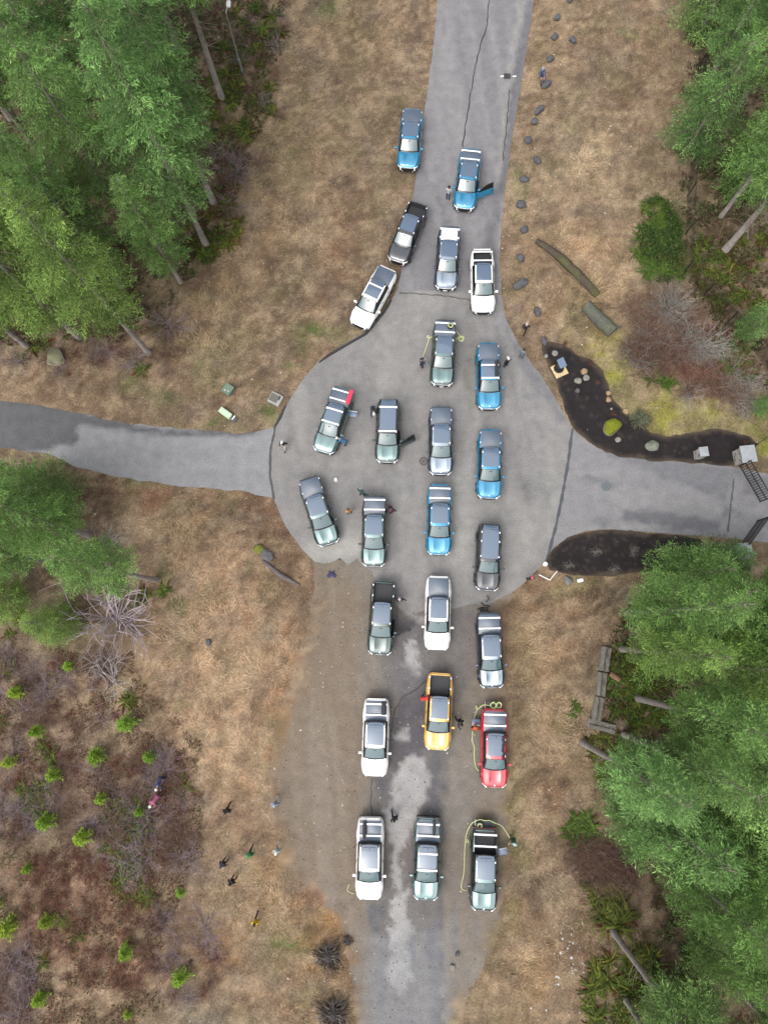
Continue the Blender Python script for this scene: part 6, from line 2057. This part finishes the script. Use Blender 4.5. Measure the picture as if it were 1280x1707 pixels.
def root_mesh(seed):
    r = random.Random(seed); mb = MB()
    mb.tube([(0, 0, 0), (0, 0, .3), (0, 0, .42)], [.30, .24, .10], 9, tuple(alb(84, 80, 80)))
    for i in range(230):
        a = r.random() * 6.28; L = r.uniform(.25, 1.0) * (.55 + .6 * abs(math.sin(a * 1.5 + seed))); h = r.gauss(.15, .25)
        d = Vector((math.cos(a), math.sin(a), 0)); p = d * r.uniform(.08, .3)
        c = tuple(alb(*r.choice(((80, 76, 76), (100, 94, 92), (124, 116, 110), (156, 148, 142), (70, 64, 62), (132, 106, 86)))))
        pts = [p + Vector((0, 0, .3 * r.random()))] + [p + d * (L * q) + Vector((r.gauss(0, .11), r.gauss(0, .11), max(.03, .25 + h * q - .4 * q * q))) for q in (.35, .7, 1.0)]
        k = r.uniform(.5, 1.2)
        mb.tube(pts, [.030 * k, .026 * k, .018 * k, .005], 3, c, cap=False)
    return mb.mesh('root clump', (M['twig'],), tint=True)


SHR = {'mauve': [bare_shrub_mesh(s, 22, alb(168, 150, 156), 1.1, 1.5) for s in (61, 62)], 'brown': [bare_shrub_mesh(s, 26, alb(146, 118, 104), 1.1, 1.1) for s in (63, 64)], 'red': [bare_shrub_mesh(s, 24, alb(146, 106, 92), 1.1, .8) for s in (65, 66)],
       'dark': [root_mesh(s) for s in (67, 68)], 'grey': [bare_shrub_mesh(s, 26, alb(178, 172, 164), 1.1, 1.2) for s in (69,)]}


def shrub(px, py, s, kind, label, group=None):
    o = link('bare_shrub', random.choice(SHR[kind]), loc=G(px, py, -.02), rot=(0, 0, random.uniform(0, 6.28)), scale=(s, s, s * random.uniform(.7, 1.0)))
    return tag(o, label, 'shrub', group)


SHR['pale'] = [bare_shrub_mesh(70, 26, alb(206, 192, 196, 1.1), 1.25, 2.9, 2, .055)]
shrub(195, 1028, 1.15, 'pale', 'wide bare mauve shrub below the thick conifer trunk')
shrub(215, 1040, 1.4, 'mauve', 'smaller bare mauve shrub overlapping the wide one on its right')
SHR['pale2'] = [bare_shrub_mesh(71, 14, alb(196, 186, 184), 1.3, 2.2, 2, .045)]
shrub(190, 1140, 1.0, 'pale2', 'bare grey shrub lying around a dark hollow')
shrub(185, 905, 1.2, 'grey', 'pale bare shrub between the two trunks south of the drive')
shrub(430, 275, 1.2, 'brown', 'brown bare shrub on the slope by the wood, upper of two')
shrub(400, 290, 1.1, 'mauve', 'mauve bare shrub beside the wood trunks on the slope')
shrub(285, 545, 1.2, 'mauve', 'bare twiggy shrub right of the yellow green conifer')
shrub(160, 605, 1.0, 'brown', 'brown bare shrub right of the pale boulder')
def bramble(name, label, items):
    """one tangled mass that nobody could count"""
    V_ = []; T_ = []; F_ = []; off = 0
    for x, y, s, kind in items:
        me = random.choice(SHR[kind])
        co = np.zeros(len(me.vertices) * 3, np.float32); me.vertices.foreach_get('co', co); co = co.reshape(-1, 3)
        a = random.uniform(0, 6.28); c_, s_ = math.cos(a), math.sin(a)
        p = G(x, y, -.02)
        q = np.stack([(co[:, 0] * c_ - co[:, 1] * s_) * s + p.x, (co[:, 0] * s_ + co[:, 1] * c_) * s + p.y, co[:, 2] * s * .7 + p.z], -1)
        t = np.zeros(len(co) * 4, np.float32); me.attributes['tint'].data.foreach_get('color', t)
        f = np.zeros(len(me.loops), np.int32); me.loops.foreach_get('vertex_index', f)
        V_.append(q); T_.append(t.reshape(-1, 4)[:, :3] * random.uniform(.8, 1.2)); F_.append(f.reshape(-1, 4) + off); off += len(co)
    o = link(name, mesh_np(name, np.concatenate(V_), np.concatenate(F_), (M['twig'],), np.concatenate(T_)))
    o['kind'] = 'stuff'; o['label'] = label; o['category'] = 'brambles'


TH = [(x, y, s, k) for x, y, k, s in [(1075, 540, 'brown', 1.4), (1110, 520, 'grey', 1.3), (1140, 555, 'brown', 1.7), (1165, 580, 'grey', 1.5), (1100, 575, 'brown', 1.6), (1060, 590, 'brown', 1.4), (1135, 600, 'red', 1.8), (1170, 620, 'red', 1.6), (1100, 610, 'brown', 1.3), (1200, 650, 'brown', 1.5), (1150, 650, 'red', 1.4), (1085, 500, 'brown', 1.2), (1230, 670, 'brown', 1.2)]]
bramble('bramble_thicket', 'tangled bare brambles above the moss bank', TH + [(x, y, random.uniform(.8, 1.4), random.choice(['brown', 'red', 'grey'])) for x, y in scatter([(1040, 500), (1120, 490), (1200, 560), (1260, 640), (1250, 690), (1130, 660), (1050, 610)], 30, 14)])
shrub(1110, 522, 1.5, 'grey', 'pale grey bare shrub in the upper middle of the thicket')
shrub(1172, 578, 1.4, 'grey', 'pale grey bare shrub at the right of the thicket')
shrub(547, 1592, 1.3, 'dark', 'charred dark root clump at the lane edge, upper one')
shrub(556, 1686, 1.45, 'dark', 'charred dark root clump at the bottom picture border')
shrub(580, 1567, .5, 'dark', 'small dark twig tuft on the gravel right of the charred clump')
bramble('rusty_brambles', 'rusty red dead growth covering the south-west clearing', [(x, y, random.uniform(.5, .9), 'red') for x, y in scatter([(60, 1400), (180, 1440), (250, 1530), (240, 1640), (120, 1640), (40, 1560), (40, 1450)], 60, 14)])
bramble('mauve_brambles', 'mauve brown leafless brambles covering the south-west clearing', [(x, y, random.uniform(.55, 1.0), random.choice(['red', 'mauve', 'brown'])) for x, y in scatter([(150, 1270), (290, 1230), (330, 1330), (320, 1440), (240, 1480), (150, 1400)], 60, 14)
        + scatter([(0, 1080), (190, 1100), (200, 1220), (0, 1240)], 34, 16) + scatter([(0, 1560), (60, 1580), (60, 1700), (0, 1700)], 14, 16) + scatter([(0, 1240), (150, 1260), (150, 1400), (0, 1420)], 24, 18) + scatter([(250, 1500), (400, 1560), (330, 1680), (240, 1640)], 18, 18)])
bramble('dead_bracken', 'dark brown dead bracken between ferns and blue green conifers', [(x, y, random.uniform(.7, 1.1), 'brown') for x, y in scatter([(950, 1400), (1040, 1420), (1070, 1470), (1010, 1480), (950, 1440)], 34, 8)])
bramble('dead_undergrowth', 'reddish dead undergrowth below the north-west wood rim', [(x, y, random.uniform(.5, .9), random.choice(['red', 'brown', 'mauve'])) for x, y in scatter([(300, 230), (410, 250), (410, 350), (300, 400)], 26, 13) + scatter([(0, 570), (60, 590), (330, 560), (330, 600), (200, 625), (0, 620)], 20, 15) + scatter([(400, 40), (480, 0), (480, 200), (400, 250)], 16, 16)])
for x, y in [(984, 607), (994, 638), (1021, 691), (941, 574), (1240, 738), (946, 943), (991, 920), (1021, 949), (1054, 919)]:
    o = link('bedding_plant', SHR['red' if y < 740 else 'grey'][0], loc=P(x, y, .01), rot=(0, 0, random.uniform(0, 6)), scale=(.34, .34, .4))
    tag(o, 'small reddish dormant plant in the upper mulch bed' if y < 760 else 'small straw coloured dormant plant in the lower mulch bed', 'plant', 'plants in the upper mulch' if y < 760 else 'plants in the lower mulch')
# grey green evergreen shrub on the mulch rim
cr, sm = sapling_mesh(77, alb(120, 130, 104, 1.1), alb(164, 168, 140, 1.1))
t = thing('evergreen_shrub', 'round grey green shrub where the mulch meets the moss', 'shrub', P(1062, 702, 0)); t.scale = (1.5, 1.4, .9)
link('foliage', cr, t); link('stem', sm, t)


# ---- grass: loose blades combed by a slow swirl
def grass_blades():
    N = 1100000
    x = rng.uniform(-58, 56, N); y = rng.uniform(-37, 66, N)
    px, py = proj(x, y)
    vis = (px > -60) & (px < 1340) & (py > -60) & (py < 1770)
    x, y, px, py = x[vis], y[vis], px[vis], py[vis]
    d = road_dist(px, py)
    dens = sstep(-1, 8, -d + (fbm(x * .9, y * .9, 5) - .5) * 14)
    c = ground_tint(px, py, x, y)
    lum = c.mean(1)
    tall = np.zeros(len(x))
    for cx, cy, rx, ry, s in [(990, 270, 40, 60, 1), (960, 420, 80, 70, .7), (1010, 480, 50, 50, .8), (460, 330, 80, 130, .7), (400, 430, 60, 80, .7), (330, 550, 70, 70, .7), (350, 1050, 100, 150, .9), (420, 1130, 60, 90, .8), (300, 890, 80, 60, .5), (900, 1080, 50, 100, .7), (930, 1200, 50, 110, .7),
                              (880, 1620, 50, 90, .6), (540, 1650, 60, 80, .7), (430, 1500, 90, 60, .5), (900, 1400, 40, 100, .5), (500, 60, 80, 80, .5), (1180, 60, 60, 100, .4), (920, 1000, 60, 40, .4), (940, 1550, 60, 120, .5)]:
        tall = np.maximum(tall, blob(px, py, cx, cy, rx, ry) * s)
    forest = (sdist(px, py, [(-300, -300), (445, -300), (452, 60), (430, 180), (395, 260), (385, 340), (345, 430), (308, 520), (280, 575), (120, 580), (-300, 590)]) > 0) | ((px > 1020) & (py > 960)) | ((px > 1140) & (py < 600))
    clump = sstep(.34, .62, fbm(x * .75, y * .75, 57))
    dens = dens * (.34 + .66 * tall) * np.where(forest, .10, 1) * (.14 + 1.25 * clump)
    keep = rng.random(len(x)) < dens
    x, y, c, tall, px, py = x[keep], y[keep], c[keep], tall[keep], px[keep], py[keep]
    n = len(x)
    ang = fbm(x * .28, y * .28, 61, 3) * 14 + rng.normal(0, .55, n)
    L = rng.uniform(.14, .36, n) * (.6 + 1.4 * tall) * (.75 + .6 * sstep(.34, .62, fbm(x * .75, y * .75, 57)))
    tilt = rng.uniform(.08, .40, n)
    z = gz(x, y) - .01
    dr = np.stack([np.cos(ang), np.sin(ang), np.zeros(n)], -1)
    sd_ = np.stack([-np.sin(ang), np.cos(ang), np.zeros(n)], -1)
    base = np.stack([x, y, z], -1)
    w = (rng.uniform(.010, .022, n) * (.8 + .5 * tall))[:, None]
    mid = base + dr * (L * .55)[:, None] + np.array([0, 0, 1]) * (L * tilt * .8)[:, None]
    tip = base + dr * L[:, None] + np.array([0, 0, 1]) * (L * tilt)[:, None]
    v = np.stack([base - sd_ * w, base + sd_ * w, tip], 1)
    q = rng.random(n)[:, None]
    k = np.where(q < .55, 1.45, np.where(q < .8, .95, 2.1)) * rng.uniform(.8, 1.2, (n, 1))
    col = c * k
    pale = (rng.random(n) < .12 + .25 * tall)[:, None]
    col = np.where(pale, col * .4 + alb(214, 188, 150) * .95, col)
    f = np.arange(3 * n).reshape(n, 3)
    me = mesh_np('dry grass', v.reshape(-1, 3), f, (M['grass'],), np.repeat(np.clip(col, 0, .8), 3, 0))
    o = link('dry_grass', me)
    o['kind'] = 'stuff'; o['label'] = 'dry tan and brown grass lying over the verges'; o['category'] = 'grass'


grass_blades()


def undergrowth(name, label, poly, n, cols, L0, h0):
    xs_ = [p[0] for p in poly]; ys_ = [p[1] for p in poly]
    ux = rng.uniform(min(xs_), max(xs_), n * 3); uy = rng.uniform(min(ys_), max(ys_), n * 3)
    v = _M3 @ np.stack([(ux - 640) / FPX, (853.5 - uy) / FPX, -np.ones_like(ux)])
    x, y = v[0] * CAM_H / -v[2], v[1] * CAM_H / -v[2]
    k = (sdist(ux, uy, poly) + (fbm(x * .6, y * .6, 13) - .5) * 40 > 0) & (fbm(x * .9, y * .9, 14) > .46)
    x, y = x[k][:n], y[k][:n]; m = len(x)
    b = np.stack([x, y, gz(x, y) + rng.uniform(0, h0, m)], -1)
    a = rng.random(m) * 6.28
    d = unit(np.stack([np.cos(a), np.sin(a), rng.normal(.1, .3, m)], -1))
    L = rng.uniform(.6, 1.3, m) * L0
    sd_ = unit(np.cross(d, rng.normal(0, .4, (m, 3)) + np.array([0, 0, 1])))
    w = fbm(x * .5, y * .5, 15)
    ci = np.clip((w * 1.6 - .3 + rng.normal(0, .25, m)) * len(cols), 0, len(cols) - 1).astype(int)
    t = np.array(cols)[ci] * rng.uniform(.65, 1.35, (m, 1))
    vv, ff, tt = diamonds(b, b + d * L[:, None], sd_, L * rng.uniform(.12, .28, m), t)
    o = link(name, mesh_np(name, vv, ff, (M['leaf'],), tt))
    o['kind'] = 'stuff'; o['label'] = label; o['category'] = 'undergrowth'


UG = [alb(70, 96, 42, 1.2), alb(96, 120, 54, 1.2), alb(120, 74, 56), alb(96, 76, 60), alb(58, 84, 40, 1.2)]
undergrowth('undergrowth', 'low leafy undergrowth on the floor of the north-west wood', [(-40, -40), (470, -40), (475, 60), (455, 190), (420, 270), (400, 340), (365, 440), (320, 470), (280, 560), (-40, 590)], 26000, UG, .26, .35)
undergrowth('undergrowth', 'low leafy undergrowth on the floor of the north-east wood', [(1150, -40), (1330, -40), (1330, 660), (1250, 640), (1200, 560), (1150, 480), (1130, 300)], 12000, UG, .24, .3)
undergrowth('undergrowth', 'low leafy undergrowth on the floor of the south-east wood', [(1060, 970), (1330, 970), (1330, 1740), (1010, 1740), (1060, 1560), (1090, 1480), (1000, 1290), (1010, 1070)], 16000, UG, .24, .3)
undergrowth('undergrowth', 'leafy green cover filling the patch beside the chain link fence', [(1062, 350), (1100, 325), (1134, 380), (1138, 470), (1080, 474), (1054, 430)], 6000, [alb(74, 100, 50, 1.2), alb(96, 124, 62, 1.2), alb(62, 84, 44, 1.2), alb(120, 128, 70, 1.1)], .20, .4)
undergrowth('undergrowth', 'reddish and olive weeds filling the south-west clearing', [(-40, 1080), (220, 1090), (330, 1250), (340, 1420), (280, 1560), (260, 1740), (-40, 1740)], 26000, [alb(132, 86, 68), alb(150, 108, 88), alb(116, 116, 72), alb(104, 84, 72), alb(160, 132, 108)], .16, .22)


def scatter_bits(name, label, n, cols, size, where, flat=.5):
    m_ = max(n * 5, 60000)
    x = rng.uniform(-50, 48, m_); y = rng.uniform(-34, 60, m_)
    px, py = proj(x, y)
    k = np.nonzero(where(px, py, x, y) > rng.random(len(x)))[0][:n]
    x, y = x[k], y[k]; n = len(k)
    z = np.maximum(gz(x, y), -.012)
    s = size * rng.uniform(.5, 1.5, n); a = rng.random(n) * 6.28
    ax = np.stack([np.cos(a), np.sin(a), np.zeros(n)], -1) * s[:, None]; ay = np.stack([-np.sin(a), np.cos(a), np.zeros(n)], -1) * (s * rng.uniform(.4, 1, n))[:, None]
    b = np.stack([x, y, z - .005], -1); t = b + np.array([0, 0, 1]) * (s * flat)[:, None]
    v = np.stack([b - ax, b + ay, b + ax, b - ay, t], 1).reshape(-1, 3)
    o5 = np.arange(n)[:, None] * 5
    f = np.concatenate([o5 + np.array(q) for q in ((0, 4, 1), (1, 4, 2), (2, 4, 3), (3, 4, 0))], 0)
    f = f[:, ::-1] * 1
    col = np.array([cols[i] for i in rng.integers(0, len(cols), n)]) * rng.uniform(.7, 1.2, (n, 1))
    o = link(name, mesh_np(name, v, f, (M['grass'],), np.repeat(col, 5, 0)))
    o['kind'] = 'stuff'; o['label'] = label; o['category'] = 'debris'


IN_LANE = lambda px, py, x, y: (sdist(px, py, LANE) > 0) * 1.0 * (sdist(px, py, COURT) < 0)
scatter_bits('gravel', 'small grey and pale stones scattered over the gravel lane', 12000, [alb(170, 165, 158), alb(120, 112, 104), alb(150, 146, 140), alb(100, 94, 88), alb(205, 200, 192)], .055, lambda px, py, x, y: IN_LANE(px, py, x, y) * (.15 + .85 * sstep(40, 0, np.abs(px - 640 + (py - 1200) * .02) - 60) * .6 + sstep(600, 560, px) * .5))
scatter_bits('pale_stones', 'white chips and litter strewn over verges and gravel', 620, [alb(232, 226, 216), alb(210, 200, 184)], .075, lambda px, py, x, y: (sdist(px, py, COURT) < 0) * (sdist(px, py, NORTH) < 0) * (sdist(px, py, EAST) < 0) * (sdist(px, py, WEST) < 0) * (np.abs(px - 640) < 660) * (.25 + .75 * (np.abs(px - 900) < 130) * (py < 560) + .6 * IN_LANE(px, py, x, y)))
scatter_bits('leaf_litter', 'brown fallen leaves on the mound and along the curve', 9000, [alb(140, 92, 70), alb(170, 130, 104), alb(104, 74, 60), alb(188, 150, 130)], .06, lambda px, py, x, y: np.clip(blob(px, py, 450, 880, 70, 80) * 1.5 + blob(px, py, 330, 800, 180, 16) + blob(px, py, 260, 650, 200, 30) * .5, 0, 1) * (road_dist(px, py) < 1), .25)
# pale wood chips in the lower right
scatter_bits('white_litter', 'scraps of white litter near the south-east wood', 60, [alb(235, 235, 235)], .09, lambda px, py, x, y: blob(px, py, 950, 1590, 22, 40) + blob(px, py, 925, 1680, 30, 20) * .5, .3)
